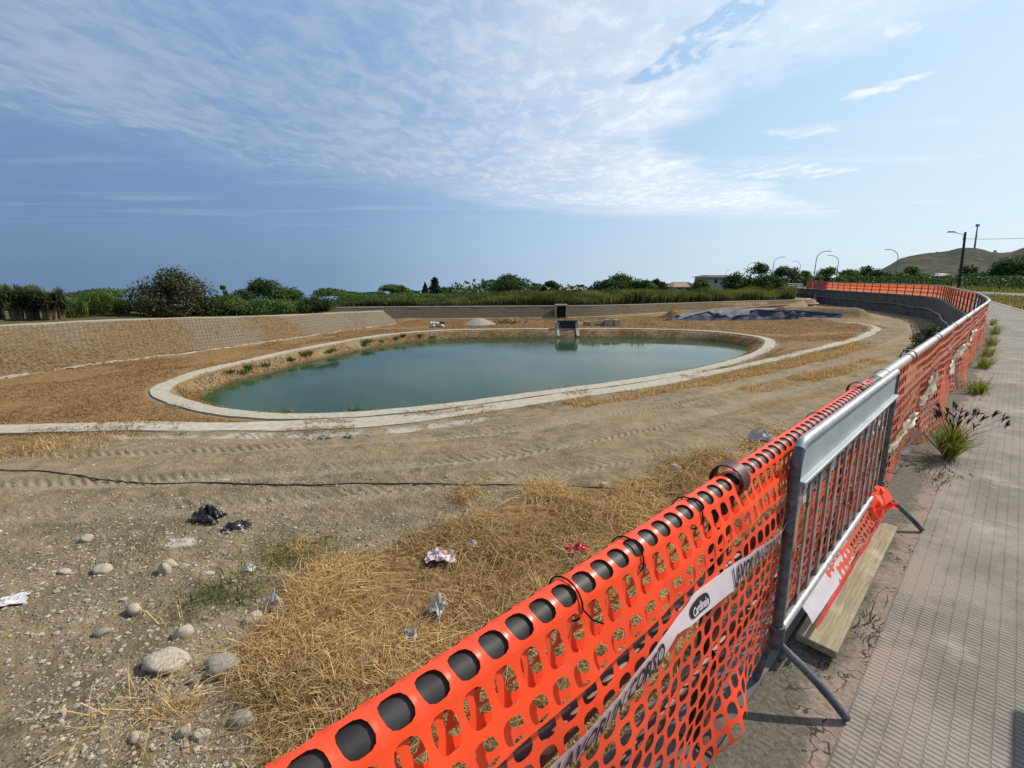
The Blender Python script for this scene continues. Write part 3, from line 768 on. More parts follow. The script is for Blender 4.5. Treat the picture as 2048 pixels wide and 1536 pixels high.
def st_left(u, t, p):
    clean = sstep(p[:, 1], 33.5, 36.5)
    return np.clip(0.76 + 0.10 * np.sin(p[:, 1] * 0.6) - 0.16 * t + 0.5 * fbm(p[:, 0] * 0.3, p[:, 1] * 0.3, 3), 0, 1) * (1 - clean) + 0.05 * clean
bank('stone_embankment', LBANK, lt, runL, M['bank'], 'long straw-covered bank of pale blocks along the left of the basin', st_left)
xf_ = FBANK[:, 0]
zff = np.interp(xf_, [5, 20, 35], [-2.4, -2.1, -1.75])
bank('stone_embankment', FBANK, np.full(len(FBANK), -1.2), np.full(len(FBANK), 0.62), M['bank'], 'shaded grey-brown bank across the far end of the basin',
     lambda u, t, p: np.clip(0.25 + 0.4 * sstep(p[:, 0], 2, 20) + 0.3 * fbm(p[:, 0] * 0.4, p[:, 1] * 0.4, 3), 0, 1), 0.45, zff)
# thin mortar line at the foot of both banks
ribbon('path', with_z(offset_poly(FBANK, -0.05), zff + 0.05), with_z(offset_poly(FBANK, -0.42), zff + 0.05), M['concrete'], 0.1)['kind'] = 'structure'
# ragged pieces of mortar at the foot of the left bank
fl = offset_poly(LBANK, -0.12)
for a0, a1, wd in ((18, 25.5, 0.30), (26.5, 30, 0.22), (31, 35, 0.16), (38, 40, 0.14), (43.5, 45, 0.16), (47, 48.5, 0.13), (52, 54, 0.12), (63, 78, 0.11)):
    tt = np.linspace(a0, min(a1, len(fl) - 1.01), int(6 * (a1 - a0)) + 4); q = np.stack([np.interp(tt, np.arange(len(fl)), fl[:, k]) for k in (0, 1)], 1)
    prof = np.sin(np.linspace(0.12, math.pi - 0.12, len(q))) ** 0.4
    wl = wd * prof * (1 + 1.3 * fbm(tt * 1.9, tt * 0 + 4, 3)); wr = wd * prof * (1 + 1.5 * fbm(tt * 2.3, tt * 0 + 8, 3))
    zt = terrain_z(q[:, 0], q[:, 1]) + 0.05
    ribbon('path', with_z(offset_poly(q, wl), zt), with_z(offset_poly(q, -wr), zt), M['concrete'], 0.1)['kind'] = 'structure'

# ================================================================== the high side: wall, pavement, verge, road, field
def band(name, s, o0, o1, z, mat, nv=1, skirt=None, z1=None):
    s = np.asarray(s, float); n = len(s); rows = []; U = []; Vv = []
    for k in range(nv + 1):
        off = o0 + (o1 - o0) * k / nv
        zz = z if z1 is None else z + (z1 - z) * k / nv
        rows.append(fo(s, off, zz)); U.append(s); Vv.append(np.full(n, off - o0))
    V = np.concatenate(rows); i = np.arange(n - 1)
    Fq = np.concatenate([np.stack([i + k * n, i + (k + 1) * n, i + 1 + (k + 1) * n, i + 1 + k * n], 1) for k in range(nv)])
    me = np_mesh(name, V, Fq); set_uv(me, np.concatenate(U), np.concatenate(Vv))
    return link_mesh(name, me, mat)
ss = np.concatenate([np.arange(-5.9, 130, 0.5)])
tag(band('pavement', ss, 0.37, 2.45, 0.004, M['pavement']), kind='structure')
tag(band('kerb_strip', ss, 0.07, 0.40, 0.0, M['gutter']), kind='structure')
tag(band('kerb_strip', ss, 2.44, 2.58, 0.03, M['concrete']), kind='structure')
tag(band('verge', ss, 2.5, 8.2, -0.02, M['field'], 4), kind='structure')
tag(band('road', ss, 8.2, 14.2, 0.01, M['asphalt'], 2), kind='structure')
tag(band('field', ss, 14.2, 900, -0.02, M['field'], 14), kind='structure')
# retaining wall: front face to the basin
n = len(ss)
prof = [(0.07, -0.02), (0.07, 0.012), (-0.20, 0.012), (-0.20, -0.18), (-0.16, -0.20), (-0.02, -2.9)]
V = np.concatenate([fo(ss, a, b) for a, b in prof]); i = np.arange(n - 1)
Fq = np.concatenate([np.stack([i + k * n, i + (k + 1) * n, i + 1 + (k + 1) * n, i + 1 + k * n], 1) for k in range(len(prof) - 1)])
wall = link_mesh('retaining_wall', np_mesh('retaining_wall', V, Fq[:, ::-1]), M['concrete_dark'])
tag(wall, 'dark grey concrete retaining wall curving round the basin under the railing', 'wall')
# black service pipe along the wall
sp = np.arange(17, 88, 0.5); zz = -1.05 + 0.05 * np.sin(sp * 0.7) + 0.04 * fbm(sp * 0.3, sp * 0, 2)
pp = fo(sp, -0.24); pp[:, 2] = zz
tag(MB().tube(pp, 0.055, 8).build('pipe', M['galv_dark'], smooth=True), 'long dark pipe clipped along the far retaining wall', 'pipe')
x, y, zz = at(1639, 610, 70)
q0 = fo(86.5, -0.55)
tag(MB().box((q0[0], q0[1], -1.55), (0.22, 0.22, 1.7)).build('marker_post', M['concrete'], bevel=0.02), 'short pale upright post at the far end of the retaining wall', 'post')

# ---- railing
RZ, RR = 1.045, 0.038
rail = empty('railing', tuple(fo(0.0, 0.0)))
tag(rail, 'rust-brown tube railing with round collars along the top of the retaining wall', 'railing')
def child(o, par):
    o.parent = par
    o.matrix_parent_inverse = par.matrix_world.inverted() if False else o.matrix_parent_inverse
    o.location = Vector(o.location) - Vector(par.location)
    return o
sr = np.concatenate([np.arange(-3.6, 16, 0.4), np.arange(16, S_END, 0.45)])
for zc, nm in ((RZ, 'top_rail'), (0.70, 'middle_rail'), (0.36, 'middle_rail')):
    p = fo(sr, 0.0, zc)
    r_ = RR if nm == 'top_rail' else 0.030
    if nm == 'top_rail':
        j = int(np.searchsorted(sr, 2.1)) + 1
        MB().tube(p[:j], r_, 18).build(nm, M['rail'], rail, True); MB().tube(p[j - 1:], r_ * 0.995, 18).build(nm, M['galv'], rail, True)  # one rail: near part coloured dark for net shade, rest pale for sun glare
    else:
        MB().tube(p, r_, 14).build(nm, M['post'], rail, True)
rail_o = Vector(rail.location)
for c in rail.children: c.location = -rail_o
posts = np.arange(-3.74, S_END + 0.1, 1.87)
def post_bm():
    m = MB()
    # local: x along the fence, y towards the pavement
    m.box((0, 0, 0.50), (0.062, 0.022, 0.99)); m.box((0, 0.030, 0.50), (0.012, 0.045, 0.98)); m.box((0, 0, 0.011), (0.16, 0.14, 0.018))
    for zc, r in ((RZ + 0.016, 0.058), (0.70, 0.044), (0.36, 0.044)):
        k = 20; ri = r - 0.005; hw = 0.030 if zc > 0.9 else 0.022
        vs = []; fs = []
        for xx in (-hw, hw):
            for rr in (r, ri):
                vs += [(xx, math.cos(2 * math.pi * q / k) * rr, zc + math.sin(2 * math.pi * q / k) * rr) for q in range(k)]
        for q in range(k):
            q2 = (q + 1) % k
            fs += [(q, q2, 2 * k + q2, 2 * k + q), (k + q2, k + q, 3 * k + q, 3 * k + q2), (q2, q, k + q, k + q2), (2 * k + q, 2 * k + q2, 3 * k + q2, 3 * k + q)]
        m.add(vs, fs)
    return m
pm = None
for s_ in posts:
    x, y, tx, ty = fence_pt(s_)
    if pm is None:
        o = post_bm().build('post', M['post'], smooth=True); pm = o
    else:
        o = pm.copy(); COL.objects.link(o)
    o.parent = rail
    o.location = Vector((float(x), float(y), 0.0)) - rail_o
    o.rotation_euler = (0, 0, math.atan2(float(ty), float(tx)))

# ---- orange safety net: folded over the top rail, real holes
CS, CW = 0.066, 0.068
PROF = np.array([(-0.075, 0.834), (-0.070, 0.93), (-0.060, 1.00)] + [(-0.045 * math.cos(a), RZ + 0.045 * math.sin(a)) for a in np.linspace(0, math.pi, 9)] +
                [(0.062, 0.98), (0.078, 0.90), (0.090, 0.80), (0.098, 0.60), (0.100, 0.40), (0.098, 0.25), (0.100, 0.10)])
_pw = np.concatenate([[0], np.cumsum(np.hypot(*np.diff(PROF, axis=0).T))])
W_TOP = float(np.interp(0, [0], [0])) + _pw[7]
def net_pt(s, wv_, extra=0.0):
    off = np.interp(wv_, _pw, PROF[:, 0]); z = np.interp(wv_, _pw, PROF[:, 1])
    fr = sstep(wv_, _pw[11], _pw[-1]); fr0 = sstep(wv_, _pw[10], _pw[12])
    loose = 0.35 + 0.65 * sstep(s, 2.6, 4.2)                      # slack past the barrier
    d = fr * (0.05 * fbm(s * 0.9, wv_ * 0.9, 2) + 0.045 * fbm(s * 2.6 + 3, wv_ * 2.2, 3)) * (0.5 + 1.3 * loose * (s > 2.4) + 0.25)
    d = d + 0.012 * fbm(s * 7, wv_ * 5, 2) * fr0
    d = d + fr * loose * 0.07 * np.sin(s * 2.1 + wv_ * 1.5) * (s > 2.4) * sstep(s, 2.4, 3.4)
    # pulled tight at the posts, bottom corner curled out by the barrier
    d = d + 0.07 * np.exp(-((s + 0.02) / 0.14) ** 2) * sstep(wv_, _pw[-1] - 0.22, _pw[-1])
    squeeze = np.exp(-((s - 1.45) / 1.0) ** 4)                    # the barrier presses it against the rail
    d = d * (1 - 0.8 * squeeze) - 0.038 * squeeze * fr0
    zs = z - 0.022 * (1 + fbm(s * 1.3, s * 0, 2)) * fr0 * np.sin((s % 1.87) / 1.87 * math.pi) + 0.03 * fr * fbm(s * 1.9, s * 0 + 7, 3)
    zs = zs + 0.13 * fr * sstep(s, 0.05, 0.45) * sstep(s, 3.2, 2.4) * sstep(wv_, _pw[11], _pw[-1])
    zs = zs + 0.06 * fr * np.exp(-((s - 0.05) / 0.3) ** 2)
    zs = np.where(s > 2.8, zs - 0.07 * fr, zs)
    zs = np.maximum(zs, 0.012)
    x, y, tx, ty = fence_pt(s)
    off = off + d + extra
    return np.stack([x + ty * off, y - tx * off, zs], -1)
def build_net(s0, s1, flap):
    name = 'safety_net'; ns = int((s1 - s0) / CS); nw = int(_pw[-1] / CW)
    ci, cj = np.meshgrid(np.arange(ns), np.arange(nw), indexing='ij')
    ci = ci.ravel(); cj = cj.ravel()
    wc = (cj + 0.5) * _pw[-1] / nw
    ok = (wc < _pw[13]) if flap else (wc > _pw[11] - 0.01)
    ci = ci[ok]; cj = cj[ok]
    K = 16; a = 2 * np.pi * np.arange(K) / K + np.pi / K * 0
    # outer: unit square boundary, inner: rounded hole
    ca, sa = np.cos(a), np.sin(a); sq = 0.5 / np.maximum(np.abs(ca), np.abs(sa))
    ox, oy = ca * sq, sa * sq
    e = 3.0; rh = (np.abs(ca / 0.375) ** e + np.abs(sa / 0.385) ** e) ** (-1 / e)
    hx, hy = ca * rh, sa * rh; hx = hx + 0.16 * hy
    lx = np.concatenate([ox, hx]); ly = np.concatenate([oy, hy])
    jx = 0.03 * (_tab[ci % 256, cj % 256] - 0.5)
    Sx = s0 + (ci[:, None] + 0.5 + lx[None, :] * 1.0 + jx[:, None] * (np.arange(2 * K) >= K)[None, :]) * CS
    Wx = (cj[:, None] + 0.5 + ly[None, :]) * CW * (_pw[-1] / (nw * CW))
    V = net_pt(Sx.ravel(), Wx.ravel(), 0.014 * sstep(Wx.ravel(), _pw[10], _pw[12]) if flap else -0.006)
    base_ = (np.arange(len(ci)) * 2 * K)[:, None]
    k = np.arange(K); k2 = (k + 1) % K
    Fq = np.stack([np.broadcast_to(base_ + k, (len(ci), K)), np.broadcast_to(base_ + k2, (len(ci), K)), np.broadcast_to(base_ + K + k2, (len(ci), K)), np.broadcast_to(base_ + K + k, (len(ci), K))], -1).reshape(-1, 4)
    return V, Fq
(Va, Fa), (Vb, Fb) = build_net(-3.4, 2.34, False), build_net(-3.43, 2.2, True)      # the sheet and the turned-over top edge
net = link_mesh('safety_net', np_mesh('safety_net', np.concatenate([Va, Vb]), np.concatenate([Fa, Fb + len(Va)]), True), M['net'])
tag(net, 'near stretch of bright orange safety net folded over the railing', 'safety net')
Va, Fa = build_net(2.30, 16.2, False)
tag(link_mesh('safety_net', np_mesh('safety_net', Va, Fa, True), M['net_glare']), 'slack stretch of orange safety net with glare put into its colour, hung below the rail past the barrier', 'safety net')
# far stretch, behind the posts
sf = np.arange(30, S_END, 0.4); nf = len(sf)
V = np.concatenate([fo(sf, 0.075 + 0.03 * np.sin(sf * 1.7), zz) for zz in (0.04, 0.5, 1.02)]); i = np.arange(nf - 1)
Fq = np.concatenate([np.stack([i + k * nf, i + 1 + k * nf, i + 1 + (k + 1) * nf, i + (k + 1) * nf], 1) for k in (0, 1)])
me = np_mesh('safety_net', V, Fq, True); set_uv(me, np.tile(sf, 3), np.repeat([0.04, 0.5, 1.02], nf))
tag(link_mesh('safety_net', me, M['net_far']), 'far stretch of orange safety net round the bend above the dark wall', 'safety net')
# red roll of net at the far end
x, y, tx, ty = fence_pt(88.0)
m_ = MB()
for k, s_ in enumerate((85.5, 88.0, 90.5)):
    q = fo(s_, -0.1)
    m_.box((q[0], q[1], 0.62), (2.3, 0.05, 1.15), ax=(float(tx), float(ty), 0), ay=(float(ty), -float(tx), 0))
tag(m_.build('red_mesh_panel', M['redplastic'], bevel=0.01), 'red plastic mesh panel at the far left end of the orange railing', 'panel')

# ---- warning tape along the net
tape_s = np.array([-3.2, -1.6, -1.05, -0.84, -0.62, -0.52, -0.40, -0.14, 0.28, 0.60, 0.9, 1.6, 2.3, 2.9])
tape_z = np.array([0.80, 0.785, 0.775, 0.785, 0.80, 0.83, 0.832, 0.80, 0.765, 0.79, 0.81, 0.80, 0.77, 0.75])
tape_w = 1.2 * np.array([0.060, 0.06, 0.062, 0.062, 0.056, 0.022, 0.052, 0.062, 0.058, 0.05, 0.055, 0.05, 0.05, 0.045])
def tape_pt(s, v, lift=0.0):
    z = np.interp(s, tape_s, tape_z) + v * np.interp(s, tape_s, tape_w)
    wv_ = np.interp(-z, -PROF[9:, 1], _pw[9:])
    tw = 0.010 * np.sin(s * 5.0) * v * 2
    p = net_pt(s, wv_, 0.010 + lift + tw)
    p[..., 2] = z
    return p
ts = np.arange(-3.2, 2.9, 0.02); nt_ = len(ts); vv = (-0.5, -0.17, 0.17, 0.5)
V = np.concatenate([tape_pt(ts, k) for k in vv]); i = np.arange(nt_ - 1)
Fq = np.concatenate([np.stack([i + k * nt_, i + 1 + k * nt_, i + 1 + (k + 1) * nt_, i + (k + 1) * nt_], 1) for k in range(3)])
tape = link_mesh('warning_tape', np_mesh('warning_tape', V, Fq, True), M['tape'])
tag(tape, 'white roadworks tape printed LAVORI IN CORSO threaded along the orange net', 'warning tape')
def text_mesh(txt, shear=0.0):
    cu = bpy.data.curves.new('lettering', 'FONT'); cu.body = txt; cu.size = 1.0; cu.shear = shear; cu.resolution_u = 3; cu.offset = 0.030
    ob = bpy.data.objects.new('lettering', cu); COL.objects.link(ob)
    dg = bpy.context.evaluated_depsgraph_get(); dg.update()
    me = bpy.data.meshes.new_from_object(ob.evaluated_get(dg))
    bpy.data.objects.remove(ob); bpy.data.curves.remove(cu)
    co = np.empty(len(me.vertices) * 3, dtype=np.float32); me.vertices.foreach_get('co', co); co = co.reshape(-1, 3)
    return me, co
def print_on_tape(txt, s0, length, frac, shear=0.0, lift=0.004, name='lettering', mat=None, vc=0.0):
    me, co = text_mesh(txt, shear)
    w_ = co[:, 0].max() - co[:, 0].min(); h_ = 0.72
    s = s0 + (co[:, 0] - co[:, 0].min()) / w_ * length
    v = (co[:, 1] / h_ - 0.5) * frac + vc
    p = tape_pt(s, v, lift)
    me.vertices.foreach_set('co', p.astype(np.float32).ravel()); me.update()
    me.materials.clear()
    return link_mesh(name, me, mat or M['ink'], tape)
for k in (-1, 0, 1, 2, 3):
    print_on_tape('LAVORI IN CORSO', -1.0 + 0.855 * k, 0.42, 0.78, 0.12)
    sc_ = -0.445 + 0.855 * k
    # small logo: pale script in a black rounded lozenge
    th_ = np.linspace(0, 2 * math.pi, 29)[:-1]; pc = np.sign(np.cos(th_)) * np.abs(np.cos(th_)) ** 0.45; psn = np.sign(np.sin(th_)) * np.abs(np.sin(th_)) ** 0.7
    pl = tape_pt(sc_ + 0.062 + 0.062 * pc, 0.30 * psn, 0.003)
    m_ = MB(); c_ = tape_pt(np.array([sc_ + 0.062]), np.array([0.0]), 0.003)[0]
    m_.add([tuple(c_)] + [tuple(q) for q in pl], [(0, 1 + q, 1 + (q + 1) % 28) for q in range(28)])
    m_.build('logo', M['ink'], tape)
    print_on_tape('Cardinale', sc_ + 0.012, 0.10, 0.34, 0.3, 0.006, 'lettering', M['tape'])
# dark ties round the rail
for q, s_ in enumerate((-0.86, -0.62, -0.30, 1.02, 2.62)):
    a_ = np.linspace(0, 2 * math.pi, 18); b_ = fo(np.full(18, s_), 0.049 * np.cos(a_) , 0.0); b_[:, 2] = RZ + 0.049 * np.sin(a_)
    if q < 1: b_ = np.concatenate([b_, fo(np.array([s_ + 0.01, s_ + 0.03]), np.array([0.068, 0.082]), 0.0) + np.array([[0, 0, RZ - 0.02], [0, 0, RZ - 0.032]])])
    tag(MB().tube(b_, 0.0022, 6).build('cable_tie', M['black'], smooth=True),
        ('black cable tie with loose tail round the nearest rail', 'thin black cable tie between the looped tie and the first collar', 'black cable tie before the first post collar',
         'black cable tie behind the barrier top', 'black cable tie just past the barrier')[q], 'cable tie', 'ties on the railing')
# crumpled pale tape and film caught in the slack net past the barrier
def crumple(name, s_, z_, ln, wd, mat, label, seed, cat='plastic film'):
    a = np.linspace(0, 1, 22); b = np.linspace(-0.5, 0.5, 6); A_, B_ = np.meshgrid(a, b)
    s2 = s_ + A_ * ln + 0.02 * fbm(A_ * 6 + seed, B_ * 3, 3)
    z2 = z_ + (A_ - 0.5) * 0.10 * ln + B_ * wd * (0.35 + 0.9 * np.sin(A_ * math.pi)) + 0.05 * fbm(A_ * 5, B_ * 4 + seed, 3)
    wv_ = np.interp(-z2.ravel(), -PROF[9:, 1], _pw[9:])
    p = net_pt(s2.ravel(), wv_, 0.02); of = 0.05 * fbm(A_.ravel() * 7 + seed, B_.ravel() * 5, 3)
    x, y, tx, ty = fence_pt(s2.ravel()); p[:, 0] += ty * of; p[:, 1] -= tx * of; p[:, 2] = z2.ravel()
    nr, nc = A_.shape; i = np.arange(nr * nc).reshape(nr, nc)
    Fq = np.stack([i[:-1, :-1], i[:-1, 1:], i[1:, 1:], i[1:, :-1]], -1).reshape(-1, 4)
    tag(link_mesh(name, np_mesh(name, p, Fq, True), mat), label, cat, 'film and tape caught in the net')
M['film'] = simple_mat('yellowed_tape', (0.42, 0.33, 0.22), (0.60, 0.50, 0.36), 12, 0.5, 0.3, 0, 0.3, 0.02)
crumple('crumpled_tape', 2.75, 0.52, 1.0, 0.10, M['film'], 'long crumpled strip of pale tape just past the barrier on the net', 1, 'tape')
crumple('crumpled_tape', 4.35, 0.62, 1.0, 0.20, M['film'], 'widest pale flap of tape bulging from the net', 2, 'tape')
crumple('crumpled_tape', 6.2, 0.66, 0.85, 0.14, M['film'], 'pale flap of tape on the net beyond the widest flap', 3, 'tape')
crumple('crumpled_tape', 7.9, 0.66, 1.0, 0.12, M['film'], 'farther pale twist of tape on the net, third along', 4, 'tape')
crumple('crumpled_tape', 10.0, 0.70, 1.4, 0.11, M['film'], 'farthest pale twist of tape before the railing bends away', 5, 'tape')

# ---- crowd barrier leaning on the railing
def fp(s, off, z): q = fo(np.array([s]), off, z)[0]; return Vector(q)
BL, BR, BT, BB = 0.405, 2.50, 1.105, 0.27
OB, OT = 0.105, 0.088                                     # offsets of bottom and top: it leans
bar = empty('crowd_barrier', fp(1.45, OB, 0.0)); bo = Vector(bar.location)
tag(bar, 'grey steel crowd barrier with rusty bars standing against the orange net', 'barrier')
def bp(s, z, d=0.0): return fp(s, OB + (OT - OB) * (z - BB) / (BT - BB) + d, z) - bo
def arc(s_c, z_c, r, a0, a1, n=7): return [(s_c + r * math.cos(a), z_c + r * math.sin(a)) for a in np.linspace(a0, a1, n)]
rc = 0.085
outl = [(BL, BB - 0.05), (BL, BT - rc)] + arc(BL + rc, BT - rc, rc, math.pi, math.pi / 2) + [(BR - 0.02, BT)]
pts = [bp(a, b) for a, b in outl[:-1]]
MB().tube(pts[:2] + pts[2:6], 0.021, 14).build('frame_tube', M['galv_dark'], bar, True)
MB().tube([bp(a, b) for a, b in outl[5:]], 0.0212, 14).build('frame_tube', M['galv'], bar, True)
MB().tube([bp(BR, BT + 0.015), bp(BR, BB - 0.05)], 0.022, 14).build('frame_tube', M['galv_dark'], bar, True)
MB().tube([bp(BL, BB), bp(BR, BB)], 0.019, 12).build('bottom_tube', M['galv'], bar, True)
# sheet panel with a folded lip
sh = MB(); zt, zb = BT - 0.012, BT - 0.150
for (s0_, s1_) in ((BL + 0.02, BR - 0.02),):
    a, b, c, d = bp(s0_, zb, 0.008), bp(s1_, zb, 0.008), bp(s1_, zt, 0.008), bp(s0_, zt, 0.008)
    k = Vector((-FN[0], -FN[1], 0)) * 0.004
    sh.add([a, b, c, d, a + k, b + k, c + k, d + k], [(0, 1, 2, 3), (7, 6, 5, 4), (0, 4, 5, 1), (1, 5, 6, 2), (2, 6, 7, 3), (3, 7, 4, 0)])
sh.build('sheet_panel', M['sheet'], bar)
lip = MB(); a, b = bp(BL + 0.02, zb - 0.008, 0.020), bp(BR - 0.02, zb - 0.008, 0.020)
lip.box((a + b) / 2, ((b - a).length, 0.030, 0.016), ax=b - a, ay=(FN[0], FN[1], 0)); lip.build('panel_lip', M['sheet'], bar, bevel=0.004)
NB = 13
for k in range(NB):
    s_ = BL + 0.105 + (BR - BL - 0.21) * k / (NB - 1)
    a, b = bp(s_, BB + 0.01, -0.004), bp(s_, zb - 0.012, -0.004)
    up = (b - a).normalized()
    MB().box((a + b) / 2, (0.034, 0.010, (b - a).length), ax=(FD[0], FD[1], 0), ay=up.cross(Vector((FD[0], FD[1], 0))), az=up).build('bar', M['rustbar'], bar)
for s_ in (BL, BR):
    pth = [bp(s_, BB + 0.03), bp(s_, BB - 0.035, 0.012)] + [fp(s_ + 0.06 * q, OB + 0.03 + 0.24 * q, BB - 0.05 - (BB - 0.065) * q ** 1.25) - bo for q in np.linspace(0.12, 1, 7)]
    MB().tube(pth, [0.020, 0.019] + [0.017] * 7, 10).build('leg', M['galv_dark'], bar, True)
    back = [bp(s_, BB - 0.02), fp(s_, OB - 0.03, BB - 0.10) - bo, fp(s_, 0.05, 0.022) - bo]
    MB().tube(back, 0.017, 10).build('leg', M['galv_dark'], bar, True)
    MB().tube([bp(s_, BB + 0.05), bp(s_, BB - 0.055)], 0.030, 14).build('leg_socket', M['galv_dark'], bar, True)

# net remnant and tape along the foot of the barrier
def strip(name, mat, s0, s1, f0, f1, label, cat, amp=0.02, n=60, group=None, holes=False):
    s = np.linspace(s0, s1, n); rows = []
    for t in np.linspace(0, 1, 5):
        p = np.stack([f0(q) * (1 - t) + f1(q) * t for q in s])           # (off, z)
        of = p[:, 0] + amp * fbm(s * 4 + t * 2, s * 0 + t * 3, 3); zz = p[:, 1] + amp * 0.6 * fbm(s * 5 + 7, s * 0 + t * 4, 3)
        q3 = fo(s, 0.0); x, y, tx, ty = fence_pt(s)
        rows.append(np.stack([x + ty * of, y - tx * of, np.maximum(zz, 0.012)], 1))
    V = np.concatenate(rows); i = np.arange(n - 1)
    Fq = np.concatenate([np.stack([i + k * n, i + 1 + k * n, i + 1 + (k + 1) * n, i + (k + 1) * n], 1) for k in range(4)])
    me = np_mesh(name, V, Fq, True)
    set_uv(me, np.tile(s, 5), np.repeat(np.linspace(0, 0.2, 5), n))
    return tag(link_mesh(name, me, mat), label, cat, group)
strip('net_remnant', M['net_far'], 1.1, 2.42, lambda s: np.array([0.10, 0.27]), lambda s: np.array([0.172, 0.17]), 'torn strip of orange net hanging from the bottom tube of the barrier', 'safety net', 0.02)
strip('tape_strip', M['tape'], 0.72, 1.55, lambda s: np.array([0.11, 0.255]), lambda s: np.array([0.172, 0.185 - 0.03 * (s - 0.7)]), 'white tape strip hanging below the bottom tube of the barrier', 'tape', 0.012)
strip('red_strip', M['redplastic'], 0.75, 2.40, lambda s: np.array([0.172, 0.178 - 0.01 * s]), lambda s: np.array([0.182, 0.150 - 0.01 * s]), 'pinkish red plastic hem along the foot of the barrier', 'tape', 0.008)
m_ = MB()
for k in range(26):
    c = fp(2.28 + random.uniform(-0.12, 0.10), 0.15 + random.uniform(-0.05, 0.05), 0.20 + random.uniform(-0.10, 0.12))
    a = Vector((random.uniform(-1, 1), random.uniform(-1, 1), random.uniform(-1, 1))).normalized(); b = a.orthogonal().normalized()
    l, wd = random.uniform(0.05, 0.11), random.uniform(0.012, 0.03)
    m_.add([c - a * l - b * wd, c + a * l * 0.2 - b * wd * 1.4, c + a * l + b * wd * 0.5, c - a * l * 0.2 + b * wd * 1.6], [(0, 1, 2, 3)])
tag(m_.build('net_tangle', M['net']), 'bright orange tangle of torn net tied to the right foot of the barrier', 'net scraps')

# ---- planks on the pavement edge
def plank(p, q, wd, th, label):
    a, b = Vector(p), Vector(q); d = (b - a); ln = d.length; d.normalize(); side = Vector((d.y, -d.x, 0)).normalized(); up = side.cross(d) * -1
    if up.z < 0: up = -up
    o = MB().box((0, 0, 0), (ln, wd, th)).build('plank', M['wood'], bevel=0.004)
    o.location = (a + b) / 2; o.rotation_euler = (0, -math.asin(d.z), math.atan2(d.y, d.x))
    return tag(o, label, 'plank', 'planks by the barrier')
plank((1.415, 1.885, 0.055), (2.60, 3.025, 0.040), 0.165, 0.036, 'wide weathered plank lying on the pavement edge before the barrier')
plank((1.60, 2.235, 0.030), (2.42, 3.02, 0.045), 0.075, 0.030, 'narrow plank half under the barrier beside the wide plank')

# ================================================================== vegetation
def leaf_quads(C, N_dir, size, asp=0.55, jitter=0.9):
    """leaf-sized quads at centres C, roughly facing N_dir"""
    n = len(C)
    d = N_dir + jitter * rng.normal(size=(n, 3)); d /= np.linalg.norm(d, axis=1)[:, None] + 1e-9
    a = np.cross(d, rng.normal(size=(n, 3))); a /= np.linalg.norm(a, axis=1)[:, None] + 1e-9
    b = np.cross(d, a)
    s = size * rng.uniform(0.6, 1.35, n)[:, None]
    return np.stack([C - a * s, C - b * s * asp + a * s * 0.1, C + a * s, C + b * s * asp + a * s * 0.1], 1).reshape(-1, 3)
def crown_mesh(name, clumps, n, leaf, tone=None, asp=0.55):
    """clumps: list of (centre, radius vec); leaves sit mostly towards each clump's outside, with gaps"""
    tot = sum(r[0] * r[2] for _, r in clumps); Vs = []; At = []
    for c, r in clumps:
        k = max(10, int(n * r[0] * r[2] / tot))
        u = rng.normal(size=(k, 3)); u /= np.linalg.norm(u, axis=1)[:, None]
        rad = rng.uniform(0.35, 1.0, k) ** 0.5 * np.clip(1 + 0.26 * rng.normal(size=k), 0.3, 1.30)
        C = np.array(c) + u * np.array(r) * rad[:, None]
        Vs.append(leaf_quads(C, u + np.array([0, 0, 0.5]), leaf, asp))
        t0 = rng.uniform(0.15, 0.85)
        At.append(np.repeat(np.clip(t0 + 0.22 * rng.normal(size=k), 0, 1), 4))
    V = np.concatenate(Vs); F = np.arange(len(V)).reshape(-1, 4)
    me = np_mesh(name, V, F); fattr(me, 'leaf', np.concatenate(At)); return me
def trunk_mesh(h, r, clumps, lean=0.0):
    m = MB(); top = Vector((lean, 0, h))
    m.tube([(0, 0, -0.4), (lean * 0.3, 0.02, h * 0.4), top], [r * 1.25, r * 0.9, r * 0.6], 8)
    for c, rr in clumps[:7]:
        c = Vector(c); st = Vector((lean * 0.4, 0.0, h * 0.55)); md = st.lerp(c, 0.55) + Vector((0, 0, 0.12 * h))
        m.tube([st, md, c], [r * 0.55, r * 0.35, r * 0.12], 6)
    return m
def round_clumps(wd, ht, base, k, seed, flat=0.8, low=0.0):
    """clumps that fill a crown wd across, from base to ht"""
    g = np.random.default_rng(seed); out = []
    for i in range(k):
        a = g.uniform(0, 2 * math.pi); q = g.uniform(0, 1) ** 0.4; t = g.uniform(low, 1.0)
        env = (1 - max(0.0, t - 0.35) ** 2 / 0.43) ** 0.5 if t > 0.35 else 0.86 + 0.4 * t
        r = wd * 0.5 * g.uniform(0.24, 0.42)
        R_ = max(0.05, wd * 0.5 * env - r * 0.6)
        out.append(((math.cos(a) * R_ * q, math.sin(a) * R_ * q, base + (ht - base) * (0.10 + 0.80 * t)), (r, r, min(r * flat, (ht - base) * 0.3))))
    return out
protos = {}
def make_tree(kind, wd, ht, base, seed, mat, n, leaf, k=16, low=0.0, trunk=True, flat=0.8):
    """a tree or bush at the origin: trunk and crown meshes"""
    cl = round_clumps(wd, ht, base, k, seed, flat, low)
    cm = crown_mesh('crown', cl, n, leaf); cm.materials.append(mat)
    tm = None
    if trunk:
        tmb = trunk_mesh(ht * 0.6, max(0.05, ht * 0.022), cl)
        tm = bpy.data.meshes.new('trunk'); tm.from_pydata(tmb.v, [], tmb.f); tm.materials.append(M['tree_bark'])
    return cm, tm
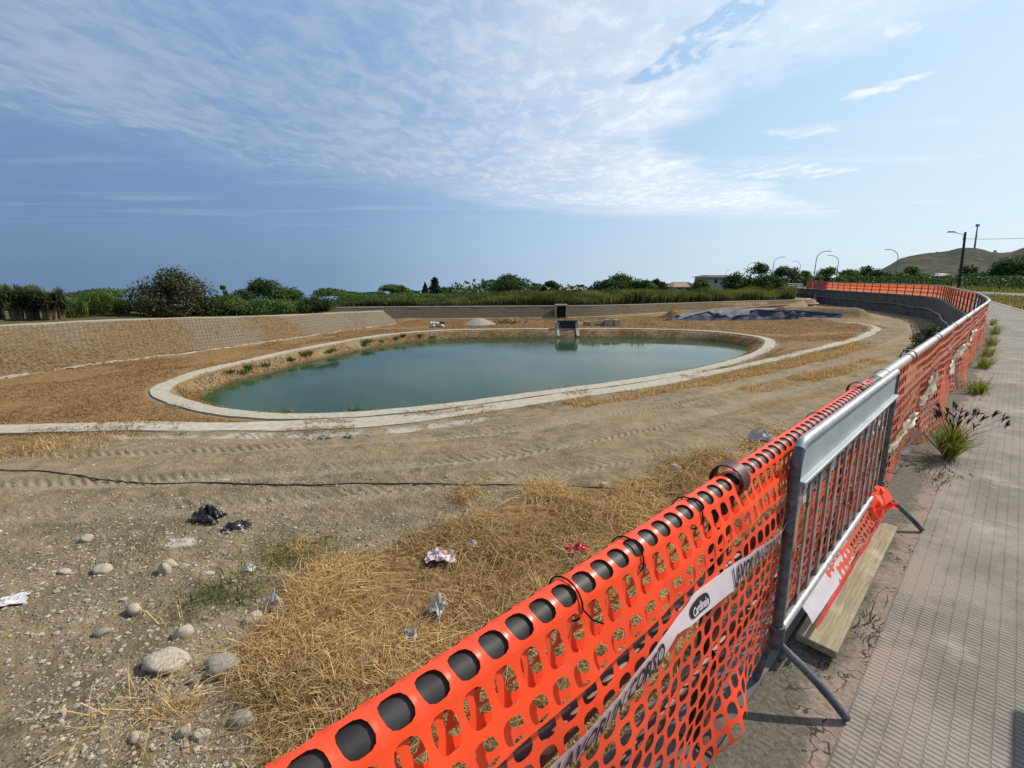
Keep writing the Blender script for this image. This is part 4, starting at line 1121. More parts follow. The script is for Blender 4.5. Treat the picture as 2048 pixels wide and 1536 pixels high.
def place_tree(name, meshes, loc, label, cat='tree', group=None, rz=0.0, sc=(1, 1, 1)):
    root = empty(name, loc, rz); root.scale = sc
    tag(root, label, cat, group)
    cm, tm = meshes
    c = bpy.data.objects.new('crown', cm); COL.objects.link(c); c.parent = root
    if tm is not None:
        t = bpy.data.objects.new('trunk', tm); COL.objects.link(t); t.parent = root
    return root
def tree_px(name, u, vtop, wpx, Y, zb, mat, label, n=2600, leaf=None, k=16, low=0.0, cat='tree', group=None, base=None, flat=0.8, trunk=True):
    """a tree that shows its top at row vtop, wpx wide, standing at the distance Y on the level zb"""
    x, _, zt = at(u, vtop, Y); wd = wpx * Y / F_PX * 1.22; ht = (zt - zb) * 1.0
    ms = make_tree(name, wd, ht * 1.03, ht * (0.12 if base is None else base), int(u * 7 + vtop), M[mat], int(n * 1.7), leaf or max(0.05, 2.0 * Y / F_PX), int(k * 1.5), low, trunk, flat)
    return place_tree(name, ms, (x, Y, zb), label, cat, group)
GB = 'trees and bushes beyond the basin'
# -- behind the left bank
tree_px('large_bush', 343, 549, 126, 33.5, -0.75, 'leaf_olive', 'largest rounded bush with pale glossy leaves above the left bank', 7500, 0.085, 30, 0.0, 'bush', GB, 0.02)
tree_px('tree', 205, 579, 95, 52, -0.6, 'leaf_mid', 'low spreading tree showing over the canes left of the largest bush', 2200, None, 14, 0.2, 'tree', GB)
tree_px('bush', 255, 608, 70, 34, -0.7, 'leaf_dark', 'dark low bush with pale flecks between the canes and the largest bush', 1500, 0.07, 9, 0.0, 'bush', GB, 0.0)
tree_px('bush', 445, 590, 76, 36, -0.8, 'leaf_mid', 'bright green bush touching the right side of the largest bush', 2600, 0.08, 12, 0.0, 'bush', GB, 0.0)
tree_px('small_tree', 446, 571, 22, 41, -0.8, 'leaf_mid', 'thin pointed sapling rising behind the bright green bush', 500, 0.09, 5, 0.2, 'tree', GB)
tree_px('bush', 482, 585, 58, 42, -0.9, 'leaf_dark', 'dark bush between the pointed sapling and the domed tree', 1600, None, 10, 0.0, 'bush', GB, 0.0)
tree_px('tree', 527, 562, 66, 50, -0.9, 'leaf_dark', 'domed dark tree standing above the thicket right of the largest bush', 2600, None, 15, 0.15, 'tree', GB)
tree_px('tree', 574, 576, 56, 47, -0.9, 'leaf_mid', 'ragged green tree right of the domed dark tree', 2000, None, 12, 0.1, 'tree', GB)
tree_px('bush', 545, 598, 110, 38.5, -1.0, 'leaf_mid', 'wide green thicket in front of the domed dark tree', 3400, 0.085, 18, 0.0, 'bush', GB, 0.0)
tree_px('bush', 475, 606, 70, 37, -0.9, 'leaf_mid', 'mid green bush filling the bank top below the dark bush', 2000, 0.08, 12, 0.0, 'bush', GB, 0.0)
tree_px('bush', 630, 596, 62, 40.5, -1.1, 'leaf_dark', 'dark rounded bush at the right end of the thicket above the left bank', 2200, 0.085, 12, 0.0, 'bush', GB, 0.0)
tree_px('bush', 592, 604, 60, 40, -1.1, 'leaf_mid', 'leafy bush just left of the dark rounded end bush', 1900, 0.085, 12, 0.0, 'bush', GB, 0.0)
# -- far line of trees
tree_px('tree', 655, 579, 60, 74, -1.2, 'leaf_mid', 'feathery green tree behind the left end of the reeds', 1800, None, 12, 0.1, 'tree', GB)
tree_px('tree', 695, 585, 64, 78, -1.2, 'leaf_dark', 'low dark tree right of the feathery tree', 1800, None, 12, 0.1, 'tree', GB)
tree_px('tree', 744, 584, 44, 84, -1.2, 'leaf_dark', 'small spiky dark tree midway along the left reeds', 1300, None, 9, 0.1, 'tree', GB)
tree_px('tree', 783, 571, 52, 82, -1.2, 'leaf_mid', 'open airy tree with sky showing through left of the conifers', 1500, None, 11, 0.25, 'tree', GB, 0.3)
tree_px('tree', 810, 580, 50, 86, -1.2, 'leaf_mid', 'rounded tree between the airy tree and the conifers', 1500, None, 10, 0.1, 'tree', GB)
tree_px('tree', 1018, 555, 78, 84, -1.2, 'leaf_dark', 'broad dark round tree above the reeds right of the small white house', 3000, None, 18, 0.1, 'tree', GB)
tree_px('tree', 1103, 565, 34, 92, -1.2, 'leaf_dark', 'small ball-shaped tree left of the long low roof', 1400, None, 9, 0.1, 'tree', GB)
tree_px('tree', 1218, 563, 66, 80, -1.2, 'leaf_dark', 'left shoulder of the big dark grove, lower and rounded', 2200, None, 14, 0.05, 'tree', GB)
tree_px('tree', 1247, 551, 62, 84, -1.2, 'leaf_dark', 'tallest tree of the big dark grove in the middle of the reeds', 2800, None, 16, 0.1, 'tree', GB)
tree_px('tree', 1290, 559, 48, 83, -1.2, 'leaf_mid', 'greener tree on the right of the big dark grove', 1900, None, 12, 0.1, 'tree', GB)
tree_px('tree', 1313, 562, 32, 86, -1.2, 'leaf_dark', 'narrow dark tree beside the sloping gable roof', 1200, None, 8, 0.1, 'tree', GB)
tree_px('tree', 1400, 561, 36, 78, -1.0, 'leaf_mid', 'spiky green tree left of the flat-roofed villa', 1300, None, 9, 0.1, 'tree', GB)
tree_px('tree', 1475, 549, 54, 80, -1.0, 'leaf_dark', 'dark tree overlapping the right side of the flat-roofed villa', 2000, None, 12, 0.1, 'tree', GB)
tree_px('tree', 1520, 530, 44, 86, -1.0, 'leaf_dark', 'tall sparse tree beside the second curved lamp from the left', 700, None, 10, 0.45, 'tree', GB, 0.45)
tree_px('tree', 1530, 552, 66, 78, -1.0, 'leaf_dark', 'dense dark trees mass under the tall sparse tree', 2200, None, 14, 0.05, 'tree', GB)
tree_px('tree', 1577, 533, 50, 92, -0.6, 'leaf_olive', 'olive-brown rounded tree left of the tallest curved lamp', 2000, None, 12, 0.1, 'tree', GB)
tree_px('tree', 1612, 545, 44, 98, -0.4, 'leaf_mid', 'green tree between the olive-brown tree and the tallest lamp', 1600, None, 10, 0.1, 'tree', GB)
for q, (u, v, wd, Y, mt, lb) in enumerate([
    (1662, 540, 54, 118, 'leaf_mid', 'green tree just right of the tallest curved lamp'), (1700, 543, 50, 122, 'leaf_mid', 'leafy tree right of the left-facing curved lamp'),
    (1733, 536, 44, 126, 'leaf_dark', 'pair-topped dark tree at the foot of the hill slope'), (1758, 539, 50, 120, 'leaf_dark', 'dark tree where the hill begins to rise'),
    (1795, 548, 46, 128, 'leaf_mid', 'lower green tree under the isolated lamp arm'), (1822, 535, 34, 132, 'leaf_mid', 'upright green tree in front of the hill'),
    (1850, 550, 50, 126, 'leaf_mid', 'low green tree left of the sheds on the hill foot'), (1888, 556, 40, 120, 'leaf_dark', 'dark shrub by the foot of the utility pole')]):
    tree_px('tree', u, v, wd, Y, 0.0, mt, lb + ' behind the orange net', 1500, None, 11, 0.05, 'tree', GB, 0.05)
tree_px('tree', 1940, 532, 40, 112, 0.0, 'leaf_dark', 'narrow dark tree right behind the utility pole', 1800, None, 11, 0.05, 'tree', GB, 0.05)
tree_px('tree', 1970, 548, 40, 108, 0.0, 'leaf_dark', 'low dark tree between the utility pole and the big dark clump', 1600, None, 11, 0.05, 'tree', GB, 0.05)
tree_px('tree', 2012, 527, 62, 104, 0.0, 'leaf_dark', 'left dome of the big dark clump at the right edge', 3000, None, 16, 0.0, 'tree', GB, 0.02)
tree_px('tree', 2050, 513, 84, 100, 0.0, 'leaf_dark', 'tallest dome of the big dark clump at the right edge', 3400, None, 18, 0.0, 'tree', GB, 0.02)
# two dark conifers
def conifer(u, vtop, wpx, Y, zb, label, blunt):
    x, _, zt = at(u, vtop, Y); ht = zt - zb; wd = wpx * Y / F_PX * 0.5
    cl = []
    for t in np.linspace(0.05, 0.98, 15):
        e = (1 - t) ** 0.75 if not blunt else min(1, (1 - t) * 3.2) ** 0.55 * (0.8 + 0.2 * math.sin(t * 7))
        for a in (0.3 + t * 9, 2.4 + t * 9, 4.5 + t * 9):
            cl.append(((math.cos(a) * wd * e * 0.45, math.sin(a) * wd * e * 0.45, ht * t), (wd * max(0.10, e * 0.62),) * 2 + (ht * 0.055,)))
    cm = crown_mesh('crown', cl, 2600, 0.14); cm.materials.append(M['leaf_conifer'])
    tb = MB().tube([(0, 0, -0.3), (0, 0, ht * 0.95)], [0.16, 0.03], 8); tm = bpy.data.meshes.new('trunk'); tm.from_pydata(tb.v, [], tb.f); tm.materials.append(M['tree_bark'])
    place_tree('conifer_tree', (cm, tm), (x, Y, zb), label, 'tree', GB)
conifer(850, 565, 16, 86, -1.2, 'slim pointed dark conifer, the smaller of the pair', False)
conifer(869, 555, 27, 88, -1.2, 'broad blunt-topped dark conifer beside the slim one', True)
# bare sapling
x, Y, zt = at(1072, 570, 80)
m_ = MB(); h_ = zt + 1.2
m_.tube([(0, 0, -0.2), (0.05, 0, h_)], [0.05, 0.012], 6)
for k in range(14):
    t = 0.35 + 0.6 * k / 14; a = k * 2.4; l = h_ * 0.28 * (1.15 - t)
    m_.tube([(0.05 * t, 0, h_ * t), (math.cos(a) * l, math.sin(a) * l, h_ * t + l * 1.3)], [0.02, 0.008], 5)
o = m_.build('bare_sapling', M['tree_bark']); o.location = (x, Y, -1.2)
tag(o, 'thin bare sapling left of the small ball-shaped tree', 'tree', GB)

# palms / yuccas at the left end of the bank
def yucca(h, heads, seed):
    g = np.random.default_rng(seed); m = MB(); Vs = []; At = []
    tips = []
    for k in range(heads + 3):
        a = g.uniform(0, 2 * math.pi); sp_ = g.uniform(0.15, 0.65); hh = h * g.uniform(0.58, 0.80)
        tip = Vector((math.cos(a) * sp_, math.sin(a) * sp_, hh)); tips.append(tip)
        m.tube([(math.cos(a) * sp_ * 0.35, math.sin(a) * sp_ * 0.35, -0.3), tip * 0.5 + Vector((0, 0, 0.05)), tip], [0.11, 0.085, 0.075], 8)
    for tip in tips:
        nb = 210
        el = g.uniform(-0.75, 1.45, nb); az = g.uniform(0, 2 * math.pi, nb); ln = g.uniform(0.42, 0.70, nb) * h * 0.46
        d = np.stack([np.cos(el) * np.cos(az), np.cos(el) * np.sin(az), np.sin(el)], 1)
        sd = np.cross(d, [0, 0, 1.0]); sd /= np.linalg.norm(sd, axis=1)[:, None] + 1e-9
        b0 = np.array(tip) + d * 0.06 + np.array([0, 0, 1]) * g.uniform(-0.34, 0.10, nb)[:, None]; wv_ = 0.030
        mid = b0 + d * ln[:, None] * 0.6; end = b0 + d * ln[:, None] - np.array([0, 0, 1]) * (0.10 * ln)[:, None]
        Vs.append(np.stack([b0 - sd * wv_, b0 + sd * wv_, mid + sd * wv_ * 0.9, mid - sd * wv_ * 0.9], 1).reshape(-1, 3))
        Vs.append(np.stack([mid - sd * wv_ * 0.9, mid + sd * wv_ * 0.9, end + sd * 0.003, end - sd * 0.003], 1).reshape(-1, 3))
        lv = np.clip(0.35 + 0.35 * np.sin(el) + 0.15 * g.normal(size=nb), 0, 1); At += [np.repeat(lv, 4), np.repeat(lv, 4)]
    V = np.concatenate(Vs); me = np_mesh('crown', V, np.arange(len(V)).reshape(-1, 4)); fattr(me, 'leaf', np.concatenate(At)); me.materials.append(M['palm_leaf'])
    tm = bpy.data.meshes.new('trunk'); tm.from_pydata(m.v, [], m.f); tm.materials.append(M['palm_bark'])
    return me, tm
for q, (u, v, Y, hd, lb) in enumerate([(-18, 570, 27.5, 5, 'spiky palm-like yucca cut by the left edge of the view'), (18, 572, 27.0, 6, 'second spiky yucca from the left edge, with pale stems'),
                                       (52, 573, 27.6, 6, 'tallest middle yucca of the clump at the left'), (86, 577, 27.2, 6, 'fourth spiky yucca of the clump, leaning fans'),
                                       (112, 586, 28.0, 4, 'shortest yucca at the right end of the clump')]):
    x, _, zt = at(u, v, Y); zb = -0.62
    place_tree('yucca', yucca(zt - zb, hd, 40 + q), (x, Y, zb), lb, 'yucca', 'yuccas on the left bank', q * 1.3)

# blades: canes, reeds, grasses
def blades(name, B, ht, wd, mat, lean=0.35, tone=None, droop=0.3, az=None):
    """bent two-segment blades rooted at the points B (n,3)"""
    n = len(B); ht = np.broadcast_to(ht, (n,)) * rng.uniform(0.6, 1.25, n); a = rng.uniform(0, 2 * np.pi, n) if az is None else az
    ln = lean * np.abs(rng.normal(size=n)); d = np.stack([np.cos(a), np.sin(a), np.zeros(n)], 1); up = np.array([0, 0, 1.0])
    f = rng.uniform(0, 2 * np.pi, n); sd = np.stack([np.cos(f), np.sin(f), np.zeros(n)], 1) * (np.broadcast_to(wd, (n,)) * rng.uniform(0.7, 1.3, n))[:, None] * 0.5
    mid = B + up * (ht * 0.55)[:, None] + d * (ht * ln * 0.35)[:, None]
    end = B + up * (ht * (1.0 - droop * np.minimum(ln, 2.0)))[:, None] + d * (ht * ln)[:, None]
    V = np.stack([B - sd, B + sd, mid + sd * 0.8, mid - sd * 0.8, end + sd * 0.15, end - sd * 0.15], 1).reshape(-1, 3)
    b = np.arange(n)[:, None] * 6
    F = np.concatenate([b + np.array([0, 1, 2, 3]), b + np.array([3, 2, 4, 5])])
    me = np_mesh(name, V, F); t = rng.random(n) if tone is None else np.clip(tone, 0, 1); fattr(me, 'leaf', np.repeat(t, 6))
    return link_mesh(name, me, M[mat])
# giant canes by the yuccas
for q, (u, v, Y, k, lb) in enumerate([(140, 604, 29.5, 70, 'low pale green cane clump just right of the yuccas'), (168, 596, 31, 90, 'pale green giant cane clump, middle one beside the yuccas'),
                                      (196, 586, 31.5, 120, 'tallest pale green giant cane clump left of the largest bush'), (226, 600, 33, 80, 'small cane clump nearest the largest bush')]):
    x, _, zt = at(u, v, Y); zb = -0.66; hh = zt - zb
    root = empty('cane_clump', (x, Y, zb)); tag(root, lb, 'canes', 'giant canes on the left bank')
    B = np.column_stack([rng.normal(0, 0.34, k), rng.normal(0, 0.3, k), np.zeros(k)])
    st = blades('stem', B, hh * 0.85, 0.03, 'reed', 0.16, rng.uniform(0.5, 1, k)); st.parent = root
    B2 = np.repeat(B, 9, 0) + np.column_stack([rng.normal(0, 0.13, k * 9), rng.normal(0, 0.13, k * 9), rng.uniform(0.15, 0.8, k * 9) * hh])
    lf = blades('leaves', B2, 0.55, 0.055, 'leaf_light', 1.1, None, 0.35); lf.parent = root
# reed bed behind the far bank
def poly_pts(P, n, o0, o1):
    P = np.asarray(P); L = np.concatenate([[0], np.cumsum(np.linalg.norm(np.diff(P, axis=0), axis=1))])
    s = rng.uniform(0, L[-1], n); x = np.interp(s, L, P[:, 0]); y = np.interp(s, L, P[:, 1])
    s2 = np.minimum(s + 0.3, L[-1]); s1 = s2 - 0.6; tx = np.interp(s2, L, P[:, 0]) - np.interp(s1, L, P[:, 0]); ty = np.interp(s2, L, P[:, 1]) - np.interp(s1, L, P[:, 1]); q = np.hypot(tx, ty)
    o = rng.uniform(o0, o1, n)
    return x - ty / q * o, y + tx / q * o, s / L[-1]
fb = FBANK[(FBANK[:, 0] > -19) & (FBANK[:, 0] < 43)]
x, y, sF = poly_pts(fb, 52000, 2.6, 9.5)
hf = 0.55 + 0.42 * sstep(x, -16, 6) + 0.28 * sstep(x, 12, 30) + 1.0 * fbm(x * 0.25, y * 0.25, 3)
z0 = terrain_z(x, y)
tone = 0.42 + 0.9 * fbm(x * 0.5, y * 0.5, 3) + rng.normal(0, 0.17, len(x))
tag(blades('reeds', np.column_stack([x, y, z0]), np.maximum(0.35, hf), 0.11, 'reed', 0.35, tone, 0.2), kind='stuff')
# dark undergrowth that fills in behind the reeds and on top of the left bank
def scrub(name, x, y, z, h, n_per, leaf, mat):
    C = np.column_stack([np.repeat(x, n_per) + rng.normal(0, 0.55, len(x) * n_per), np.repeat(y, n_per) + rng.normal(0, 0.55, len(x) * n_per),
                         np.repeat(z, n_per) + rng.uniform(0, 1, len(x) * n_per) ** 0.8 * np.repeat(h, n_per)])
    V = leaf_quads(C, np.tile([0, 0, 0.8], (len(C), 1)), leaf, 0.5)
    me = np_mesh(name, V, np.arange(len(V)).reshape(-1, 4)); t = np.repeat(np.clip(0.4 + 0.9 * fbm(x * 0.6, y * 0.6, 3) + 0.1 * rng.normal(size=len(x)), 0, 1), n_per)
    fattr(me, 'leaf', np.repeat(t, 4)); return tag(link_mesh(name, me, M[mat]), kind='stuff')
x, y, _ = poly_pts(fb, 1500, 9.5, 22); scrub('undergrowth', x, y, np.full(len(x), -1.25), 0.75 + 0.8 * fbm(x * 0.2, y * 0.2, 3), 26, 0.14, 'leaf_mid')
lb_ = LBANK[(LBANK[:, 1] > 31)][:-2]; x, y, _ = poly_pts(lb_, 620, 6.5, 15); scrub('undergrowth', x, y, lbank_top(seg_dist(x, y, LBANK)[1]) - 0.08, 0.55 + 0.5 * fbm(x * 0.3, y * 0.3, 3), 30, 0.09, 'leaf_mid')
# far-off woods that close the horizon
a = np.radians(rng.uniform(-60, 17, 4600)); r_ = rng.uniform(115, 330, 4600); x, y = r_ * np.sin(a), r_ * np.cos(a)
scrub('distant_woods', x, y, terrain_z(x, y) - 0.3, 3.0 + 3.0 * fbm(x * 0.02, y * 0.02, 3), 16, 0.62, 'leaf_mid')
# scrub under the right-hand trees behind the road
s_ = rng.uniform(60, 120, 700); q = np.stack([fo(np.array([k]), o_)[0] for k, o_ in zip(s_, rng.uniform(17, 50, 700))]); scrub('undergrowth', q[:, 0], q[:, 1], np.zeros(700), np.full(700, 2.0), 24, 0.2, 'leaf_dark')

# dry grass between the track and the wall
def scatter_in(P, n):
    lo, hi = P.min(0), P.max(0); out = []
    while len(out) < n:
        q = rng.uniform(lo, hi, (n * 2, 2)); keep = inside(q[:, 0], q[:, 1], P); out += list(q[keep])
    return np.array(out[:n])
def off_wall(x, y):
    d, _ = seg_dist(x, y, FENCE[::6]); return d                              # > 0 on the basin side
pp = []
for k in range(9):
    r_ = rng.uniform(1.4, 14, 60000) ** 1.0; a = np.radians(rng.uniform(-48, 52, 60000)); q = np.stack([r_ * np.sin(a), r_ * np.cos(a)], 1)
    pp.append(q)
q = np.concatenate(pp); sd_ = poly_sdf(q[:, 0], q[:, 1], STRAW_PATCH)
cl = fbm(q[:, 0] * 1.3, q[:, 1] * 1.3, 4) + 0.25 * fbm(q[:, 0] * 5, q[:, 1] * 5, 2)
keep = (sd_ + 1.7 * cl + rng.normal(0, 0.12, len(q)) > 0.0) & (sd_ > -0.75 + 0.35 * rng.normal(size=len(q))) & (off_wall(q[:, 0], q[:, 1]) > 0.22) & (rng.random(len(q)) < np.clip(0.50 + 1.7 * cl, 0.10, 1))
q = q[keep][:62000]; dist = np.hypot(q[:, 0], q[:, 1])
B = np.column_stack([q, terrain_z(q[:, 0], q[:, 1])])
tone = 0.45 + 0.6 * fbm(q[:, 0] * 0.9 + 5, q[:, 1] * 0.9, 3) + rng.normal(0, 0.36, len(q))
hh = 0.075 + 0.15 * np.clip(fbm(q[:, 0] * 0.8, q[:, 1] * 0.8 + 8, 3) + 0.4, 0, 1)
tag(blades('dry_grass', B, hh, 0.0058 + 0.0008 * dist, 'straw', 2.3, tone, 0.42), kind='stuff')
# dry stalks along the pond edge, on the banks and over the floor of the basin
pts = []
def along(P, n, o0, o1, w=None): x, y, s = poly_pts(P, n, o0, o1); return np.column_stack([x, y])
sA = A_LINE[(A_LINE[:, 0] > 1.0) & (A_LINE[:, 0] < 21)]
b1 = along(sA, 15000, -1.9, -0.35); b2 = along(A_LINE[(A_LINE[:, 0] > 5.5) & (A_LINE[:, 0] < 15)], 3500, -4.0, -3.1); b3 = along(A_LINE[A_LINE[:, 0] < -9.5], 3500, -2.6, -0.5)
b = np.concatenate([b1, b2, b3]); c = fbm(b[:, 0] * 0.6, b[:, 1] * 0.6, 3); b = b[c + rng.normal(0, 0.12, len(b)) > -0.05]
tag(blades('dry_stalks', np.column_stack([b, terrain_z(b[:, 0], b[:, 1])]), 0.17, 0.016, 'straw', 1.0, None, 0.4), kind='stuff')
g2 = np.concatenate([along(RING, 9000, -0.25, 0.38), along(RING, 3000, 0.75, 1.2), along(A_LINE, 9000, -0.75, -0.15), along(A_LINE, 7000, 0.12, 0.7)])
g2 = g2[fbm(g2[:, 0] * 0.55, g2[:, 1] * 0.55, 4) + rng.normal(0, 0.06, len(g2)) > 0.10]
g3 = np.concatenate([along(RING, 16000, 0.98, 1.75)]); g3 = g3[fbm(g3[:, 0] * 0.8, g3[:, 1] * 0.8, 4) + rng.normal(0, 0.1, len(g3)) > -0.05]
tag(blades('dry_grass', np.column_stack([g3, terrain_z(g3[:, 0], g3[:, 1])]), 0.13, 0.020, 'straw_old', 1.2, None, 0.4), kind='stuff')
tag(blades('dry_grass', np.column_stack([g2, np.maximum(terrain_z(g2[:, 0], g2[:, 1]), -2.43) + 0.03]), 0.07, 0.020, 'straw_old', 3.0, None, 0.4), kind='stuff')
g1 = rng.uniform((-24, 11), (34, 50), (230000, 2))
dA_, _ = seg_dist(g1[:, 0], g1[:, 1], A_LINE[::3]); dP_ = poly_sdf(g1[:, 0], g1[:, 1], RING[::3]); dL_, _ = seg_dist(g1[:, 0], g1[:, 1], LBANK[::3]); dF_, _ = seg_dist(g1[:, 0], g1[:, 1], FBANK[::3])
cn = fbm(g1[:, 0] * 0.35, g1[:, 1] * 0.35, 4)
keep = (dA_ > 0.5) & ((dP_ < -0.15) | ((dP_ > 1.0) & (dP_ < 1.75) & (rng.random(len(dP_)) < 0.8))) & (dL_ < 1.5) & (dF_ < -0.2) & (cn > -0.10)
b = g1[keep]; tz = terrain_z(b[:, 0], b[:, 1]) + 0.1 * (np.minimum(0, 0)); dd = seg_dist(b[:, 0], b[:, 1], LBANK[::3])[0]
tag(blades('dry_grass', np.column_stack([b, tz + 0.10 * sstep(dd, 0, 0.6)]), 0.075, 0.026, 'straw_old', 3.2, 0.4 + 0.6 * fbm(b[:, 0] * 0.5, b[:, 1] * 0.5, 3) + rng.normal(0, 0.15, len(b)), 0.45), kind='stuff')
# green weeds on the pond banks
def tuft(name, x, y, z, n, h, wd, mat, spread, label, cat, group=None, lean=0.6, tone=None):
    B = np.column_stack([rng.normal(0, spread, n), rng.normal(0, spread, n), np.zeros(n)])
    o = blades(name, B, h, wd, mat, lean, tone, 0.35); o.location = (x, y, z); return tag(o, label, cat, group)
wl = [(430, 742), (447, 739), (486, 733), (515, 728), (560, 714), (595, 708), (607, 705), (632, 697), (640, 700), (712, 687), (725, 685), (735, 683), (748, 680), (785, 671), (790, 676), (815, 667), (838, 664)]
ring_in3 = offset_poly(RING, 1.25, True)
for q_, (u, v) in enumerate(wl):
    x, y = pz(u, v, Z_FLOOR - 0.2); k = np.argmin(np.hypot(ring_in3[:, 0] - x, ring_in3[:, 1] - y)); x, y = ring_in3[k] + rng.normal(0, 0.1, 2)
    tuft('weed', x, y, float(terrain_z(np.array([x]), np.array([y]))[0]), 60, 0.15 + 0.12 * random.random(), 0.045, 'leaf_mid', 0.13, 'small green weed on the left bank of the pond under the ring path', 'weed', 'green weeds on the pond bank', 0.8)
for u, v, lb in ((566, 838, 'green weed at the near water edge, left of two by the path'), (706, 832, 'brighter green weed at the near water edge, right of two by the path')):
    x, y = pz(u, v, Z_FLOOR - 0.15); tuft('weed', x, y + 0.15, Z_FLOOR - 0.25, 140, 0.34, 0.035, 'leaf_light', 0.15, lb, 'weed', None, 0.8)

# grass tufts on the pavement edge
def pave_tuft(s, off, n, h, wd, spread, label, mat='tuft', heads=0, lean=0.75):
    p = fo(np.array([s]), off, 0.004)[0]; root = empty('grass_tuft', p); tag(root, label, 'grass tuft', 'weeds along the pavement edge')
    u_ = rng.normal(0, spread * 1.5, n); v_ = rng.normal(0, spread * 0.45, n)
    B = np.column_stack([u_ * FD[0] + v_ * FN[0], u_ * FD[1] + v_ * FN[1], np.zeros(n)]) * (0.7 if heads else 1.0)
    a = np.arctan2(B[:, 1], B[:, 0]) + rng.normal(0, 0.9, n)
    blades('blades', B, h, wd, mat, lean, np.clip(rng.normal(0.55, 0.25, n), 0, 1), 0.38, a).parent = root
    if heads:
        m = MB()
        for k in range(heads):
            a = random.uniform(0, 6.28); l = random.uniform(0.05, 0.34); zt = h * random.uniform(1.0, 1.45)
            t = Vector((math.cos(a) * l, math.sin(a) * l, zt)); m.tube([(math.cos(a) * 0.02, math.sin(a) * 0.02, 0), (t.x * 0.35, t.y * 0.35, zt * 0.6), t], 0.0014, 4)
            for j in range(4):
                d = Vector((math.cos(a + random.uniform(-0.9, 0.9)), math.sin(a + random.uniform(-0.9, 0.9)), random.uniform(0.2, 1.2))).normalized()
                m.tube([t - Vector((0, 0, 0.012 * j)), t + d * 0.035, t + d * 0.065], [0.002, 0.006, 0.001], 5)
        m.build('seed_heads', M['seedhead'], root)
def s_off(u, v):
    x, y = pz(u, v, 0.0); d, a_ = seg_dist(np.array([x]), np.array([y]), FENCE[::2]); i_ = float(a_[0]) * 2
    return float(np.interp(i_, np.arange(len(_fs)), _fs)) - S0, -float(d[0])
s_, o_ = s_off(1897, 915); pave_tuft(s_, o_, 420, 0.36, 0.008, 0.055, 'big olive grass tuft with dark seed heads on the pavement edge', heads=26)
for q_, (u, v, n_, h_, lb) in enumerate([(1955, 785, 240, 0.22, 'low spreading grass tuft beyond the big one with seed heads'), (1968, 735, 180, 0.25, 'yellowish tuft, third along the pavement edge from the big one'),
                                        (1975, 712, 160, 0.24, 'fourth small tuft along the pavement edge'), (1982, 690, 160, 0.28, 'fifth tuft along the pavement edge, bushier'),
                                        (1990, 668, 150, 0.34, 'tall thin weed at the far part of the pavement edge'), (1985, 650, 120, 0.3, 'farthest weed before the railing bends away'),
                                        (1880, 962, 60, 0.05, 'flat dark weed creeping in the crack below the big tuft'), (1738, 1240, 50, 0.06, 'flat withered weed in the crack beside the wide plank'), (1690, 1108, 70, 0.09, 'dark withered weed between the two planks')]):
    s_, o_ = s_off(u, v); pave_tuft(s_, o_, n_, h_, 0.009 if h_ > 0.1 else 0.006, 0.09, lb, 'tuft' if h_ > 0.1 else 'leaf_olive', 0, 1.0)
# verge and field grasses on the high side
sv = np.concatenate([rng.uniform(14, 40, 9000), rng.uniform(40, 100, 6000)]); ov = np.where(sv < 24, rng.uniform(2.6, 8.0, len(sv)), rng.uniform(2.6, 7.8, len(sv)))
X_, Y_, tx, ty = fence_pt(sv); B = np.column_stack([X_ + ty * ov, Y_ - tx * ov, np.full(len(sv), -0.02)])
tag(blades('verge_grass', B, 0.16 + 0.32 * np.clip(0.4 + fbm(B[:, 0] * 0.3, B[:, 1] * 0.3, 3), 0, 1), 0.035, 'verge_grass', 0.5, None, 0.3), kind='stuff')
sv = rng.uniform(40, 120, 12000); ov = rng.uniform(14.5, 34, 12000)
X_, Y_, tx, ty = fence_pt(sv); B = np.column_stack([X_ + ty * ov, Y_ - tx * ov, np.full(len(sv), -0.02)])
tag(blades('field_grass', B, 0.5, 0.10, 'verge_grass', 0.5, None, 0.3), kind='stuff')
# bushes at the foot of the retaining wall
for q_, (s_, of, w_, h_, mt, lb) in enumerate([(29.5, -1.3, 2.2, 1.25, 'leaf_dark', 'dark bush growing against the retaining wall where it bends'), (26.5, -1.2, 1.6, 0.9, 'leaf_mid', 'lower bush at the wall foot, nearer than the dark one'),
                                               (33.5, -1.1, 1.5, 0.9, 'leaf_dark', 'small dark bush farther along the wall foot')]):
    p = fo(np.array([s_]), of, Z_TRACK)[0]; place_tree('bush', make_tree('bush', w_, h_, 0.0, 60 + q_, M[mt], 1600, 0.06, 11, 0.0, False), p, lb, 'bush', 'bushes by the wall')
for q_, (u, v, w_, Y, lb) in enumerate([(1600, 579, 70, 80, 'dark bush hanging down the wall left of its end post'), (1565, 583, 40, 76, 'green bush below the white guard rail')]):
    x, _, zt = at(u, v, Y); place_tree('bush', make_tree('bush', w_ * Y / F_PX, zt + 2.0, 0.0, 70 + q_, M['leaf_dark' if q_ == 0 else 'leaf_mid'], 1600, 0.12, 11, 0.0, False), (x, Y, -1.9), lb, 'bush', 'bushes by the wall')

